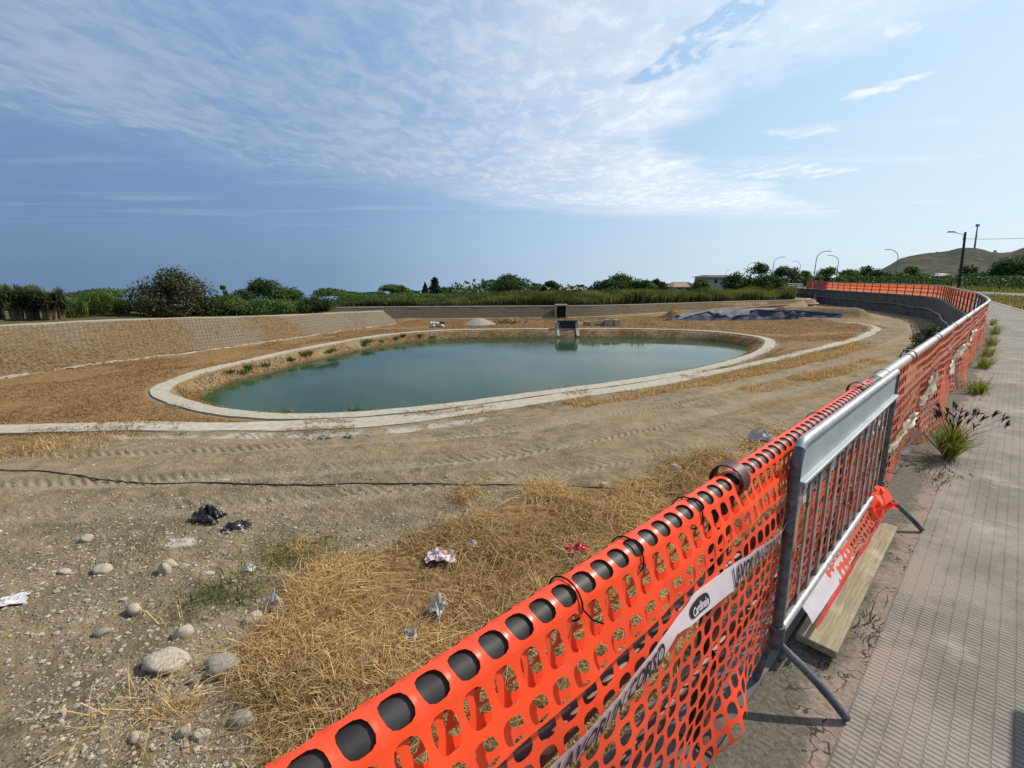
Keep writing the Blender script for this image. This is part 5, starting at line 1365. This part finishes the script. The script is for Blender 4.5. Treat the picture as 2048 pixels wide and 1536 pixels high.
# green grass in the foreground
for q_, (u, v, n_, sp_, h_, lb) in enumerate([(415, 1185, 420, 0.22, 0.12, 'thin green grass patch among the stones'), (555, 1100, 520, 0.30, 0.11, 'yellow-green grass patch at the edge of the dry grass'), (620, 1098, 380, 0.22, 0.10, 'smaller yellow-green grass patch next to the dry grass'),
                                             (285, 1100, 180, 0.22, 0.06, 'faint low green patch on the stony ground'), (490, 1180, 160, 0.15, 0.08, 'small green grass sprig beside the straw'), (570, 1370, 240, 0.16, 0.10, 'grey-green weed at the straw edge near the railing')]):
    x, y = pz(u, v, -1.97); z_ = float(terrain_z(np.array([x]), np.array([y]))[0]); tuft('grass_patch', x, y, z_, n_, h_, 0.009, 'tuft' if 'yellow' in lb else 'green_grass', sp_, lb, 'grass', 'green grass in the stony ground', 0.8)['kind'] = 'stuff'

# ================================================================== stones, rubble and litter
import bmesh
def rock_mesh(seed, sub=2, sq=(1, 0.75, 0.6), rough=0.28):
    bm = bmesh.new(); bmesh.ops.create_icosphere(bm, subdivisions=sub, radius=1.0)
    co = np.array([v.co for v in bm.verts]); g = np.random.default_rng(seed)
    for k in range(7):
        d = g.normal(size=3); d /= np.linalg.norm(d); c = g.uniform(0.55, 0.85); pr = co @ d; co = co - np.where(pr > c, pr - c, 0)[:, None] * d * 0.92
    co *= 1 + rough * 0.55 * fbm(co[:, 0] * 2 + seed, co[:, 1] * 2 + co[:, 2] * 1.7, 3)[:, None]
    co *= np.array(sq)
    for v, c in zip(bm.verts, co): v.co = c
    me = bpy.data.meshes.new('stone'); bm.to_mesh(me); bm.free()
    return me
for q_, (u, v, wpx, mt, lb, sq) in enumerate([
    (327, 1328, 76, 'stone', 'large smooth pale boulder, left of the pair in the foreground', (1, 0.7, 0.5)), (445, 1334, 68, 'stone_grey', 'grey-brown rounded boulder, right of the pair in the foreground', (1, 0.75, 0.55)),
    (372, 1468, 30, 'stone', 'upright pale stone near the bottom edge', (0.8, 0.7, 1.0)), (403, 1470, 28, 'stone', 'small pale stone touching the upright one', (1, 0.8, 0.7)), (480, 1443, 48, 'stone_grey', 'broken striped stone beside the dry grass', (1, 0.7, 0.8)),
    (268, 1220, 30, 'stone', 'angular pale stone casting a dark shadow, upper left of the pair', (1, 0.8, 0.8)), (365, 1265, 32, 'stone', 'pointed pale stone above the pair of boulders', (1, 0.8, 0.9)), (328, 1143, 26, 'stone', 'white-faced angular stone in the cluster of cobbles', (0.9, 0.7, 1)),
    (340, 1128, 32, 'stone', 'flat cobble behind the white-faced stone', (1, 0.7, 0.5)), (205, 1137, 28, 'stone', 'pale cobble left of the cobble cluster', (1, 0.8, 0.6)), (128, 1144, 20, 'stone', 'small pale stone far left of the cobbles', (1, 0.7, 0.5)),
    (365, 1128, 26, 'stone', 'low cobble right of the white-faced stone', (1, 0.7, 0.5)), (205, 1262, 26, 'stone_grey', 'half-buried stone left of the pair of boulders', (1, 0.8, 0.7)), (415, 1140, 22, 'stone', 'flat stone right of the cobble cluster', (1, 0.7, 0.4)),
    (175, 1078, 20, 'stone', 'small isolated stone on the bare earth at the left', (1, 0.8, 0.7)), (275, 1475, 34, 'stone', 'flat pale stone lying left of the upright stone', (1, 0.6, 0.35)), (390, 1355, 26, 'stone_grey', 'small dark stone under the gap between the boulders', (1, 0.8, 0.7)),
    (508, 1232, 40, 'stone', 'pale stone half covered at the edge of the straw', (1, 0.8, 0.6)), (1352, 936, 26, 'stone', 'pale stone in the dry grass by the railing', (1, 0.8, 0.7)), (1208, 970, 22, 'stone', 'tan stone beside the cable in the dry grass', (1, 0.8, 0.8)),
    (445, 960, 30, 'stone', 'flat chip of stone just in front of the cable', (1, 0.5, 0.25))]):
    x, y = pz(u, v, -1.98); z_ = float(terrain_z(np.array([x]), np.array([y]))[0]); r_ = wpx / F_PX * math.hypot(x, y, z_ - H) / 2 * 0.92
    me = rock_mesh(q_, 3, sq); o = link_mesh('stone', me, M[mt]); o.location = (x, y, z_ + r_ * sq[2] * 0.22); o.scale = (r_,) * 3; o.rotation_euler = (rng.uniform(-.1, .1), rng.uniform(-.1, .1), rng.uniform(-.35, .35))
    me.polygons.foreach_set('use_smooth', np.ones(len(me.polygons), bool)); tag(o, lb, 'stone', 'stones on the bare ground')
# loose gravel, as one spread
def gravel(name, P, size, mat, seed):
    base_ = [rock_mesh(100 + k, 1, (1, 0.8, 0.6)) for k in range(6)]
    VV, FF, b = [], [], 0
    packs = []
    for m0 in base_:
        co = np.empty(len(m0.vertices) * 3, dtype=np.float32); m0.vertices.foreach_get('co', co); tri = np.array([p.vertices[:] for p in m0.polygons]); packs.append((co.reshape(-1, 3), tri)); bpy.data.meshes.remove(m0)
    for k, (co, tri) in enumerate(packs):
        idx = np.arange(len(P))[np.arange(len(P)) % 6 == k]; n_ = len(idx)
        a = rng.uniform(0, 6.28, n_); t = rng.normal(0, 0.3, n_); c, s = np.cos(a), np.sin(a)
        sc_ = size[idx][:, None, None] * (1 + 0.25 * rng.normal(size=(n_, 1, 3)))
        q = co[None] * sc_; x = q[..., 0] * c[:, None] - q[..., 1] * s[:, None]; y = q[..., 0] * s[:, None] + q[..., 1] * c[:, None]; z = q[..., 2] + x * np.sin(t)[:, None] * 0.5
        V = np.stack([x, y, z], -1) + P[idx][:, None, :]
        VV.append(V.reshape(-1, 3)); FF.append((tri[None] + (np.arange(n_) * len(co))[:, None, None] + b).reshape(-1, 3)); b += n_ * len(co)
    me = np_mesh(name, np.concatenate(VV), np.concatenate(FF), False)
    return tag(link_mesh(name, me, M[mat]), kind='stuff')
r_ = np.exp(rng.uniform(math.log(2.2), math.log(15), 90000)); a = np.radians(rng.uniform(-52, 30, 90000)); q = np.stack([r_ * np.sin(a), r_ * np.cos(a)], 1)
sd_ = poly_sdf(q[:, 0], q[:, 1], STRAW_PATCH); dA_, _ = seg_dist(q[:, 0], q[:, 1], A_LINE[::3])
dens = sstep(np.hypot(q[:, 0] + 3.5, q[:, 1] - 4), 7.0, 2.0) * (0.55 + 1.2 * fbm(q[:, 0] * 0.8, q[:, 1] * 0.8, 3)) + 0.10 + 0.5 * np.exp(-((dA_ + 1.3) / 0.6) ** 2) * (q[:, 0] < 1)
keep = (rng.random(len(q)) < dens) & (sd_ < 0.1) & (dA_ < -0.6); q = q[keep]; sz = (0.0035 + 0.0065 * rng.exponential(1.0, len(q))) * (0.8 + 0.05 * np.hypot(q[:, 0], q[:, 1])); sz = np.clip(sz, 0.004, 0.036)
gravel('gravel', np.column_stack([q, terrain_z(q[:, 0], q[:, 1]) + sz * 0.05])[::2], sz[::2], 'stone', 1)
gravel('gravel', np.column_stack([q, terrain_z(q[:, 0], q[:, 1]) + sz * 0.05])[1::2], sz[1::2], 'stone_grey', 2)
# clods of broken concrete by the edge strip
x0, y0 = pz(665, 872, -2.2)
for k in range(9):
    x, y = x0 + rng.normal(0, 0.42), y0 + rng.normal(0, 0.14); o = link_mesh('rubble_lump', rock_mesh(200 + k, 2, (1, 0.8, 0.6), 0.8), M['stone_grey'])
    r_ = rng.uniform(0.07, 0.17); o.location = (x, y, float(terrain_z(np.array([x]), np.array([y]))[0]) + r_ * 0.3); o.scale = (r_,) * 3; o.rotation_euler = (0, 0, k)
    tag(o, 'lump of broken concrete in the small heap by the near path', 'rubble', 'rubble heap by the near path')

def crumpled(name, x, y, z, sx, sy, sz, mat, label, cat, seed, n=16, rot=0.0, sharp=1.0):
    """a crumpled sheet or bag lying on the ground"""
    a = np.linspace(-1, 1, n); A_, B_ = np.meshgrid(a, a); env = np.clip(1 - (A_ ** 2 + B_ ** 2) * 0.55, 0, 1)
    h = env * (0.55 + 1.3 * sharp * fbm(A_ * 2.6 + seed, B_ * 2.6 + seed * 2, 4)) + 0.25 * env * np.abs(fbm(A_ * 5 + seed, B_ * 5, 2))
    jx = 0.35 * fbm(A_ * 2 + 3 * seed, B_ * 2, 3); jy = 0.35 * fbm(A_ * 2, B_ * 2 + 5 * seed, 3)
    X_ = (A_ + jx) * sx; Y_ = (B_ + jy) * sy; c, s = math.cos(rot), math.sin(rot)
    V = np.stack([X_ * c - Y_ * s, X_ * s + Y_ * c, np.maximum(0.004, h * sz)], -1).reshape(-1, 3)
    i = np.arange(n * n).reshape(n, n); Fq = np.stack([i[:-1, :-1], i[:-1, 1:], i[1:, 1:], i[1:, :-1]], -1).reshape(-1, 4)
    o = link_mesh(name, np_mesh(name, V, Fq), mat); o.location = (x, y, z); return tag(o, label, cat)
def litter(name, u, v, wpx, hpx, mat, label, cat, seed, z=-1.98, up=0.0, rot=0.0, sharp=1.0):
    x, y = pz(u, v, z); z_ = float(terrain_z(np.array([x]), np.array([y]))[0]); d = math.hypot(x, y, z_ - H); w_ = wpx / F_PX * d
    return crumpled(name, x, y, z_ + up, w_ / 2, w_ * 0.36, hpx / F_PX * d, M[mat], label, cat, seed, 26, rot, sharp)
litter('plastic_bag', 415, 1036, 46, 24, 'blacksheet', 'crumpled black plastic bag on the bare earth', 'bag', 1, sharp=0.7)
litter('plastic_sheet', 474, 1048, 42, 9, 'blacksheet', 'flat torn strip of black plastic right of the crumpled bag', 'plastic sheet', 2, rot=0.3)
litter('paper_litter', 882, 1118, 52, 16, 'pinkpaper', 'pale pink crumpled packaging in the dry grass', 'litter', 3, up=0.05)
litter('paper_litter', 942, 1098, 22, 10, 'whiteplastic', 'small white scrap right above the pink packaging', 'litter', 4, up=0.05)
litter('plastic_bottle', 877, 1222, 34, 34, 'clearbag', 'crushed milky plastic bottle standing in the dry grass', 'bottle', 5, up=0.05, rot=1.2)
litter('paper_litter', 822, 1282, 24, 18, 'whiteplastic', 'white crumpled scrap below the crushed bottle', 'litter', 6, up=0.06)
litter('paper_litter', 1155, 1105, 40, 10, 'redplastic', 'red and white scrap in the grass behind the railing', 'litter', 7, up=0.05)
litter('plastic_sheet', 18, 1202, 36, 3, 'clearbag', 'white plastic strip half buried at the left edge', 'plastic sheet', 8, rot=0.5)
litter('paper_litter', 547, 1212, 26, 30, 'clearbag', 'pale torn bag at the left edge of the dry grass', 'litter', 9, up=0.02)
litter('paper_litter', 497, 1128, 22, 8, 'whiteplastic', 'small white paper left of the dry grass', 'litter', 10)
litter('paper_litter', 1845, 668, 18, 8, 'whiteplastic', 'white scraps on the far track under the wall', 'litter', 12, z=-2.0)
litter('foil_scrap', 1525, 885, 44, 20, 'clearbag', 'greyish white scraps of film beside the railing', 'litter', 11, z=-2.0, up=0.04)

# dark conduit lying across the track
cp = [(-120, 925), (0, 937), (90, 943), (180, 955), (400, 967), (560, 971), (690, 969), (860, 964), (960, 974), (1080, 970), (1180, 973), (1300, 983), (1400, 992), (1500, 1010)]
P_ = np.array([pz(u, v, -1.99) for u, v in cp]); Q_ = catmull(P_, 0.12)
zt = terrain_z(Q_[:, 0], Q_[:, 1]); kz = np.convolve(np.pad(zt, 4, mode='edge'), np.ones(9) / 9, 'valid')
tag(MB().tube(np.column_stack([Q_, np.maximum(zt, kz) + 0.012]), 0.0125, 8).build('cable', M['cable'], smooth=True), 'thin dark cable lying across the dirt track', 'cable')

# ================================================================== works round the pond
# sluice between pond and canal
x, y, _z = at(1134, 660, 39.0); sl_ = empty('sluice_gate', (x, 39.1, Z_WATER)); tag(sl_, 'concrete sluice with dark steel gate on the far edge of the pond', 'sluice gate')
wg = 1.62; top = 1.24
for sx in (-1, 1):
    m_ = MB(); m_.prism([(-1.15, -0.7), (0.75, -0.7), (0.75, top - 0.1), (-0.15, top - 0.1), (-0.30, 0.66), (-1.15, 0.15)], -0.11, 0.11)
    vs = [(v[2] + sx * (wg / 2 - 0.02), v[0], v[1]) for v in m_.v]; m2 = MB(); m2.add(vs, m_.f); m2.build('side_wall', M['concrete'], sl_)
MB().box((0, 0.12, 0.35), (wg - 0.27, 0.06, 1.7)).build('gate_panel', M['gate'], sl_)
for k in range(3): MB().box((0, 0.05, 0.15 + 0.33 * k), (wg - 0.28, 0.05, 0.06)).build('stiffener', M['gate'], sl_)
MB().box((0, 0.0, top - 0.02), (wg + 0.04, 0.34, 0.12)).build('lintel', M['gate'], sl_)
MB().box((-0.5, -0.04, 0.25), (0.05, 0.05, 0.85)).build('gauge_board', M['whiteplastic'], sl_)
for sx in (-0.2, 0.0): MB().tube([(sx, 0.05, top), (sx, 0.05, top + 0.30)], 0.018, 6).build('spindle', M['redplastic'], sl_)
# culvert in the far bank
x, y, _z = at(1123, 626, 49.3); cv = empty('culvert', (x, 49.75, -2.42)); tag(cv, 'square dark culvert mouth with pale frame in the far bank', 'culvert')
MB().box((0, 0.2, 0.62), (0.98, 0.5, 1.22)).build('opening', M['black'], cv)
for sx in (-1, 1): MB().box((sx * 0.56, 0.15, 0.64), (0.15, 0.70, 1.30)).build('jamb', M['concrete'], cv)
MB().box((0, 0.15, 1.36), (1.27, 0.72, 0.15)).build('lintel', M['concrete'], cv)
# tarpaulin hung over the heap
def tarp():
    ns_, nt2 = 150, 26
    ctop = catmull([(14.9, 45.2), (16.6, 46.2), (18.9, 46.6), (24, 46.7), (29.0, 45.9), (31.0, 44.6)], 0.1); cbot = catmull([(13.9, 44.6), (16.0, 45.3), (18.5, 45.6), (24, 45.7), (28.5, 44.9), (30.0, 43.7)], 0.1)
    ip = lambda C, n_: np.stack([np.interp(np.linspace(0, 1, n_), np.linspace(0, 1, len(C)), C[:, k]) for k in (0, 1)], 1)
    T_, Bo = ip(ctop, ns_), ip(cbot, ns_); u = np.linspace(0, 1, ns_)
    zt = np.interp(u, [0, 0.06, 0.2, 0.5, 0.8, 0.95, 1], [-2.1, -1.85, -1.42, -1.30, -1.36, -1.52, -1.65]) + 0.05 * np.abs(np.sin(u * 31)) ; zb = np.full(ns_, -2.36)
    rows = []; fold = []
    for k in range(nt2):
        t = k / (nt2 - 1); p = T_ * (1 - t) + Bo * t
        z = zt * (1 - t) + zb * t + (0.10 * np.sin(u * 60 + 3 * np.sin(u * 17) + t * 3) * np.sin(math.pi * min(t * 1.2, 1)) + 0.16 * fbm(u * 26, np.full(ns_, t * 2.5), 3) * np.sin(math.pi * t))
        yv = p[:, 1] - 0.10 * np.sin(u * 44 + t * 4 + 2 * np.sin(u * 13)) * t
        # loose pale flap hanging in swags from the top edge over the dark sheet
        sw = 0.20 + 0.42 * np.abs(np.sin(u * 9.5 + 0.5)) * (u < 0.52) * (u > 0.10) - 0.10 * (u > 0.55)
        fold.append(sstep(sw - t, -0.02, 0.05)); yv = yv - 0.12 * sstep(sw - t, -0.03, 0.06)
        rows.append(np.column_stack([p[:, 0], yv, z]))
    V = np.concatenate(rows); i = np.arange(ns_ - 1)
    Fq = np.concatenate([np.stack([i + k * ns_, i + (k + 1) * ns_, i + 1 + (k + 1) * ns_, i + 1 + k * ns_], 1) for k in range(nt2 - 1)])
    me = np_mesh('tarpaulin', V, Fq[:, ::-1], True); fattr(me, 'fold', np.concatenate(fold))
    tag(link_mesh('tarpaulin', me, M['tarp']), 'long blue-black tarpaulin with pale folded edge over the earth heap', 'tarpaulin')
tarp()
# pile of pale sacks and stones, gravel heap, branches, stone blocks
x, y, _ = at(873, 652, 40.3)
for k in range(10):
    o = link_mesh('pale_sack', rock_mesh(300 + k, 2, (1, 0.8, 0.75), 0.5), M['whiteplastic'] if k < 8 else M['blacksheet'])
    o.location = (x + (-0.52 + 0.26 * (k % 5)) + rng.normal(0, 0.04), 40.5 + rng.normal(0, 0.1), Z_FLOOR + 0.12 + 0.22 * (k // 5)); o.scale = (0.19,) * 3; o.rotation_euler = (0, 0, k)
    tag(o, 'pale sack in the small pile on the far side of the pond' if k < 8 else 'dark sack on top of the pile of pale sacks', 'sack', 'pile of sacks beyond the pond')
x, y, _ = at(957, 652, 43); tt = np.linspace(0, 2 * math.pi, 33)[:-1]
m_ = MB(); rings = [(1.5, 0.0), (1.1, 0.18), (0.6, 0.42), (0.2, 0.54)]
vs = [(math.cos(a) * r_ * (1 + 0.12 * math.sin(3 * a + r_)), math.sin(a) * r_, h_ + 0.03 * random.random()) for r_, h_ in rings for a in tt]; fs = [(k * 32 + q, k * 32 + (q + 1) % 32, (k + 1) * 32 + (q + 1) % 32, (k + 1) * 32 + q) for k in range(3) for q in range(32)] + [tuple(96 + q for q in range(32))]
m_.add(vs, fs); o = m_.build('gravel_heap', M['stone_grey'], smooth=True); o.location = (x, 43, Z_FLOOR + 0.0); tag(o, 'low grey heap of gravel between the sacks and the branches', 'heap')
x, y, _ = at(1018, 652, 43); m_ = MB()
for k in range(46):
    a = Vector((random.gauss(0, 0.65), random.gauss(0, 0.3), random.uniform(0, 0.25))); d = Vector((random.uniform(-1, 1), random.uniform(-0.6, 0.6), random.uniform(-0.1, 0.7))).normalized(); m_.tube([a, a + d * random.uniform(0.3, 0.9)], [0.028, 0.01], 5)
o = m_.build('branch_pile', M['tree_bark']); o.location = (x, 43, Z_FLOOR); tag(o, 'tangled pile of pale cut branches beyond the pond', 'branches')
for q_, (u, w_, h_, d_, lb) in enumerate([(1174, 0.65, 0.42, 0.5, 'tilted low block, leftmost of the four blocks right of the sluice'), (1198, 0.85, 0.5, 0.6, 'rounded weathered block, second from the sluice'), (1214, 0.52, 0.58, 0.5, 'tall square block, third from the sluice'), (1232, 0.58, 0.56, 0.55, 'rightmost of the four stone blocks by the pond')]):
    x, y, _ = at(u, 650, 41.5 + 0.2 * (q_ % 2)); o = link_mesh('stone_block', rock_mesh(400 + q_, 3, (1, 1, 1), 0.2), M['stone_grey']) if q_ == 1 else MB().box((0, 0, 0), (2, 2, 2), taper=0.94).build('stone_block', M['stone_grey'], bevel=0.06)
    o.location = (x, y, Z_FLOOR + h_ / 2 - 0.03); o.scale = (w_ / 2, d_ / 2, h_ / 2); o.rotation_euler = (0, 0.12 if q_ == 0 else 0, 0.15 * q_); tag(o, lb, 'stone block', 'stone blocks beyond the pond')
# white guard rail left of the orange railing
gs = np.arange(S_END + 1.0, S_END + 16, 0.5); gp = fo(gs, 0.0); 
gr = empty('guard_rail', tuple(fo(np.array([S_END + 8]), 0.0)[0])); go = Vector(gr.location); tag(gr, 'low white guard rail running left from the end of the orange railing', 'guard rail')
MB().tube([Vector(q) + Vector((0, 0, 0.62)) - go for q in gp], 0.13, 8).build('beam', M['whiteplastic'], gr)
for q in gp[::4]: MB().box(Vector(q) + Vector((0, 0, 0.28)) - go, (0.1, 0.1, 0.56)).build('post', M['galv'], gr)

# ================================================================== lamps, poles, houses, hill
def curved_lamp(u_pole, v_top, arm_dir, label, Y, zb=0.0):
    x, _, zt = at(u_pole, v_top, Y); root = empty('street_lamp', (x, Y, zb)); tag(root, label, 'street lamp', 'curved street lamps')
    h = zt - zb; r = 0.24 * h; m = MB()
    pts = [(0, 0, 0), (0, 0, h * 0.35), (0, 0, h - r)] + [(arm_dir * r * 1.25 * (1 - math.cos(a)), 0, h - r + r * math.sin(a)) for a in np.linspace(0.2, math.pi / 2, 7)]
    m.tube(pts, [0.11, 0.10, 0.085] + [0.075] * 7, 8); m.build('pole', M['lamp'], root, True)
    e = pts[-1]; MB().box((e[0] + arm_dir * 0.45, 0, e[2] - 0.02), (1.0, 0.34, 0.16), taper=0.7).build('lamp_head', M['lamp'], root, bevel=0.03)
curved_lamp(1635, 502, 1, 'tallest curved lamp, arm bending right, at the left end of the orange net', 112)
curved_lamp(1679, 511, -1, 'curved lamp with arm bending left, right of the tallest lamp', 135)
curved_lamp(1549, 514, 1, 'curved lamp bending right beside the olive-brown tree', 145)
curved_lamp(1602, 522, -1, 'smaller curved lamp bending left between two taller ones', 186)
curved_lamp(1496, 525, 1, 'curved lamp bending right above the flat-roofed villa', 198)
curved_lamp(1799, 499, -1, 'isolated curved lamp bending left before the hill', 108)
curved_lamp(1545, 539, -1, 'faint curved lamp bending left seen through the dark trees', 300)
curved_lamp(1452, 540, 1, 'faintest farthest curved lamp at the left of the row', 300)
# utility pole with lamp and cable
x, Y, zb_ = at(1917, 578, 70); xt, _, zt = at(1931, 464, 70); up_ = empty('utility_pole', (x, 70, 0)); tag(up_, 'leaning dark timber pole with a lamp arm by the bend of the road', 'utility pole')
tp = Vector((xt - x, 0, zt)); MB().tube([(0, 0, -0.2), tp * 0.5, tp], [0.21, 0.17, 0.13], 10).build('pole', M['darkpole'], up_, True)
a_ = tp * 0.955 + Vector((-0.1, 0, 0)); MB().tube([a_ - Vector((0.05, 0, 0.75)), a_ + Vector((-0.12, -0.05, 0)), a_ + Vector((-1.7, -0.3, 0.28))], 0.045, 8).build('arm', M['lamp'], up_, True)
MB().box(a_ + Vector((-2.25, -0.35, 0.36)), (1.15, 0.4, 0.2), taper=0.6).build('lamp_head', M['galv_dark'], up_, bevel=0.04)
MB().tube([(0.75, 0.5, 0), (0.85, 0.5, 2.3)], 0.06, 8).build('stub_post', M['concrete'], up_)
P1 = Vector((x, 70, 0)) + tp * 0.885; P2 = Vector((75, 48, 9.0)); cs = [P1.lerp(P2, t) - Vector((0, 0, 1.1 * 4 * t * (1 - t))) for t in np.linspace(0, 1, 24)]
tag(MB().tube(cs, 0.025, 5).build('overhead_cable', M['black']), 'overhead cable sagging right from the dark timber pole', 'cable')
# made-up cabinet just outside the view, added to shade the corner of the pavement
cab = empty('added_shade_cabinet', (3.35, 1.86, 0.004), math.atan2(FD[1], FD[0])); tag(cab, 'unseen grey cabinet added so that its shadow falls across the near corner', 'cabinet')
MB().box((0, 0, 0.06), (0.52, 0.34, 0.12)).build('plinth', M['concrete'], cab, bevel=0.01)
MB().box((0, 0, 0.72), (0.48, 0.30, 1.2)).build('housing', M['lamp'], cab, bevel=0.012)
MB().box((0, 0.155, 0.72), (0.42, 0.012, 1.08)).build('door', M['galv'], cab, bevel=0.004)
MB().box((0, 0, 1.34), (0.54, 0.37, 0.04)).build('lid', M['galv'], cab, bevel=0.01)
# hill with floodlight mast
def hill():
    u_ = np.array([1690, 1740, 1762, 1785, 1802, 1822, 1850, 1880, 1900, 1915, 1930, 1952, 1968, 1985, 2005, 2022, 2048, 2100, 2200, 2400, 2700]); v_ = np.array([572, 556, 540, 527, 517, 512, 507, 504.5, 502, 497.5, 496, 496.8, 500, 505.5, 506.5, 505, 496, 486, 490, 520, 560])
    Yr = 480.0; az = np.linspace(1690, 2700, 200); vt = np.interp(az, u_, v_)
    X_ = []; rows = []
    dep = np.concatenate([np.linspace(-260, 0, 40), np.linspace(20, 200, 12)])
    for d in dep:
        t = np.exp(-(d / (120 if d < 0 else 140)) ** 2); xs = []; zs = []
        for u, v in zip(az, vt):
            xx, yy, zz = at(u, v, Yr); zs.append(zz * t); xs.append(xx)
        xs = np.array(xs) ; zs = np.array(zs); yy = Yr + d
        zs = zs + (t < 0.999) * 3.0 * fbm(xs * 0.02 + 3, np.full(len(xs), yy * 0.02), 4) * min(1, abs(d) / 40) * t - (0.6 if d < -200 else 0)
        rows.append(np.column_stack([xs * (yy / Yr), np.full(len(xs), yy), zs]))
    V = np.concatenate(rows); n1_ = len(az); i = np.arange(n1_ - 1)
    Fq = np.concatenate([np.stack([i + k * n1_, i + 1 + k * n1_, i + 1 + (k + 1) * n1_, i + (k + 1) * n1_], 1) for k in range(len(dep) - 1)])
    tag(link_mesh('hill', np_mesh('hill', V, Fq, True), M['hill']), kind='structure')
hill()
x, Y, zb_ = at(1949, 497.5, 478); _, _, zt = at(1955, 449, 478); xt = at(1955.5, 449, 478)[0]
ms = empty('floodlight_mast', (x, Y, zb_ - 0.5)); tag(ms, 'tall floodlight mast on top of the hill', 'mast'); tp = Vector((xt - x, 0, zt - zb_ + 0.5))
MB().tube([(0, 0, 0), tp * 0.93], [0.85, 0.5], 8).build('mast_pole', M['lamp'], ms); MB().box(tp * 0.965, (2.9, 1.2, 2.2)).build('lamp_cluster', M['lamp'], ms); MB().box(tp * 0.52 + Vector((0.9, 0, 0)), (0.7, 0.7, 1.0)).build('junction_box', M['lamp'], ms)
for q_, (u, v, w_, lb) in enumerate([(1905, 499, 9, 'wind-bent small tree on the hilltop left of the mast'), (1991, 501, 9, 'lone small tree on the hilltop right of the mast'), (1859, 505, 6, 'tiny bush on the hill crest'), (1875, 503.5, 4, 'tiniest bush on the hill crest')]):
    x, Y, zt = at(u, v, 479); zc = at(u, v + w_ * 0.9, 479)[2] - 1.0; place_tree('tree', make_tree('t', w_ * 0.5, zt - zc, 1.0, 80 + q_, M['leaf_dark'], 500, 0.5, 7, 0.1, q_ < 2), (x, Y, zc), lb, 'tree', 'trees on the hill')
def house(name, u0, u1, v_eave, v_ridge, Y, wall, roof, label, zb=-1.2, depth=8, gable=False, hip=0.2, wins=0, over=0.5):
    xa_, _, ze = at(u0, v_eave, Y); xb, _, zr = at(u1, v_ridge, Y); zr = at((u0 + u1) / 2, v_ridge, Y)[2]; wd = xb - xa_; root = empty(name, ((xa_ + xb) / 2, Y, zb)); tag(root, label, 'house', 'houses beyond the reeds')
    he, hr = ze - zb, zr - zb
    MB().box((0, depth / 2, he / 2 - 2), (wd, depth, he + 4)).build('walls', M[wall], root)
    o_ = over; w2 = wd / 2 + o_; d0, d1 = -o_, depth + o_; t = 0.18; m = MB()
    if gable: vs = [(-w2, d0, he), (w2, d0, he), (0, d0, hr), (-w2, d1, he), (w2, d1, he), (0, d1, hr)]; fs = [(0, 2, 5, 3), (1, 4, 5, 2), (0, 1, 2), (3, 5, 4), (0, 3, 4, 1)]
    else:
        rl = w2 * (1 - hip); vs = [(-w2, d0, he), (w2, d0, he), (w2, d1, he), (-w2, d1, he), (-rl, depth / 2, hr), (rl, depth / 2, hr)]; fs = [(0, 1, 5, 4), (1, 2, 5), (2, 3, 4, 5), (3, 0, 4), (0, 3, 2, 1)]
    m.add([(a, b, c + 0.01) for a, b, c in vs], fs); m.build('roof', M[roof], root)
    for k in range(wins):
        MB().box((-wd / 2 + wd * (k + 0.5) / wins, -0.03, he * 0.72), (wd / wins * 0.36, 0.08, min(1.1, he * 0.25))).build('window', M['window'], root)
    return root
house('house', 900, 927, 584, 578, 130, 'white_house', 'roof_dark', 'small white house left of the broad round tree', -1.2, 7, False, 0.3, 3)
house('house', 932, 985, 588, 584, 128, 'hill_house', 'roof_tile', 'long low beige building left of the broad round tree', -1.2, 9, False, 0.1, 4)
house('house', 1120, 1166, 580, 575, 118, 'hill_house', 'roof_tile', 'low house with pale tiled roof right of the ball-shaped tree', -1.2, 8, False, 0.15, 3)
house('house', 1282, 1350, 576, 562, 105, 'hill_house', 'roof_dark', 'dark gabled roof sloping down beside the big grove', -1.2, 9, True, 0, 2)
house('house', 1350, 1402, 574, 564, 100, 'hill_house', 'roof_tile', 'pale tiled roof between the dark gable and the villa', -1.2, 9, False, 0.55, 3)
house('house', 1424, 1476, 554.5, 550, 96, 'hill_house', 'roof_dark', 'flat-roofed beige villa under the curved lamps', -1.0, 9, False, 0.3, 3, 0.9)
house('shed', 1850, 1903, 554, 549.5, 210, 'hill_house', 'hill_house', 'long pale shed at the foot of the hill', 0, 8, False, 0.05, 4)
house('shed', 1884, 1900, 549, 546.5, 225, 'hill_house', 'hill_house', 'upper pale shed above the long one at the foot of the hill', 0, 8, False, 0.05, 2)
house('shed', 1976, 1988, 550, 547, 215, 'hill_house', 'hill_house', 'small pale shed beside the big dark clump of trees', 0, 8, False, 0.05, 1)
# vineyard stakes in the field behind the road
for k in range(26):
    p = fo(np.array([44 + 2.6 * k]), 20 + 4 * (k % 3), 0.0)[0]; o = MB().tube([(0, 0, -0.1), (0, 0, 1.5)], 0.06, 6).build('stake', M['darkpole']) if k == 0 else bpy.data.objects['stake'].copy()
    if k: COL.objects.link(o)
    o.location = p; tag(o, 'dark wooden stake in the field behind the road', 'stake', 'stakes in the field')
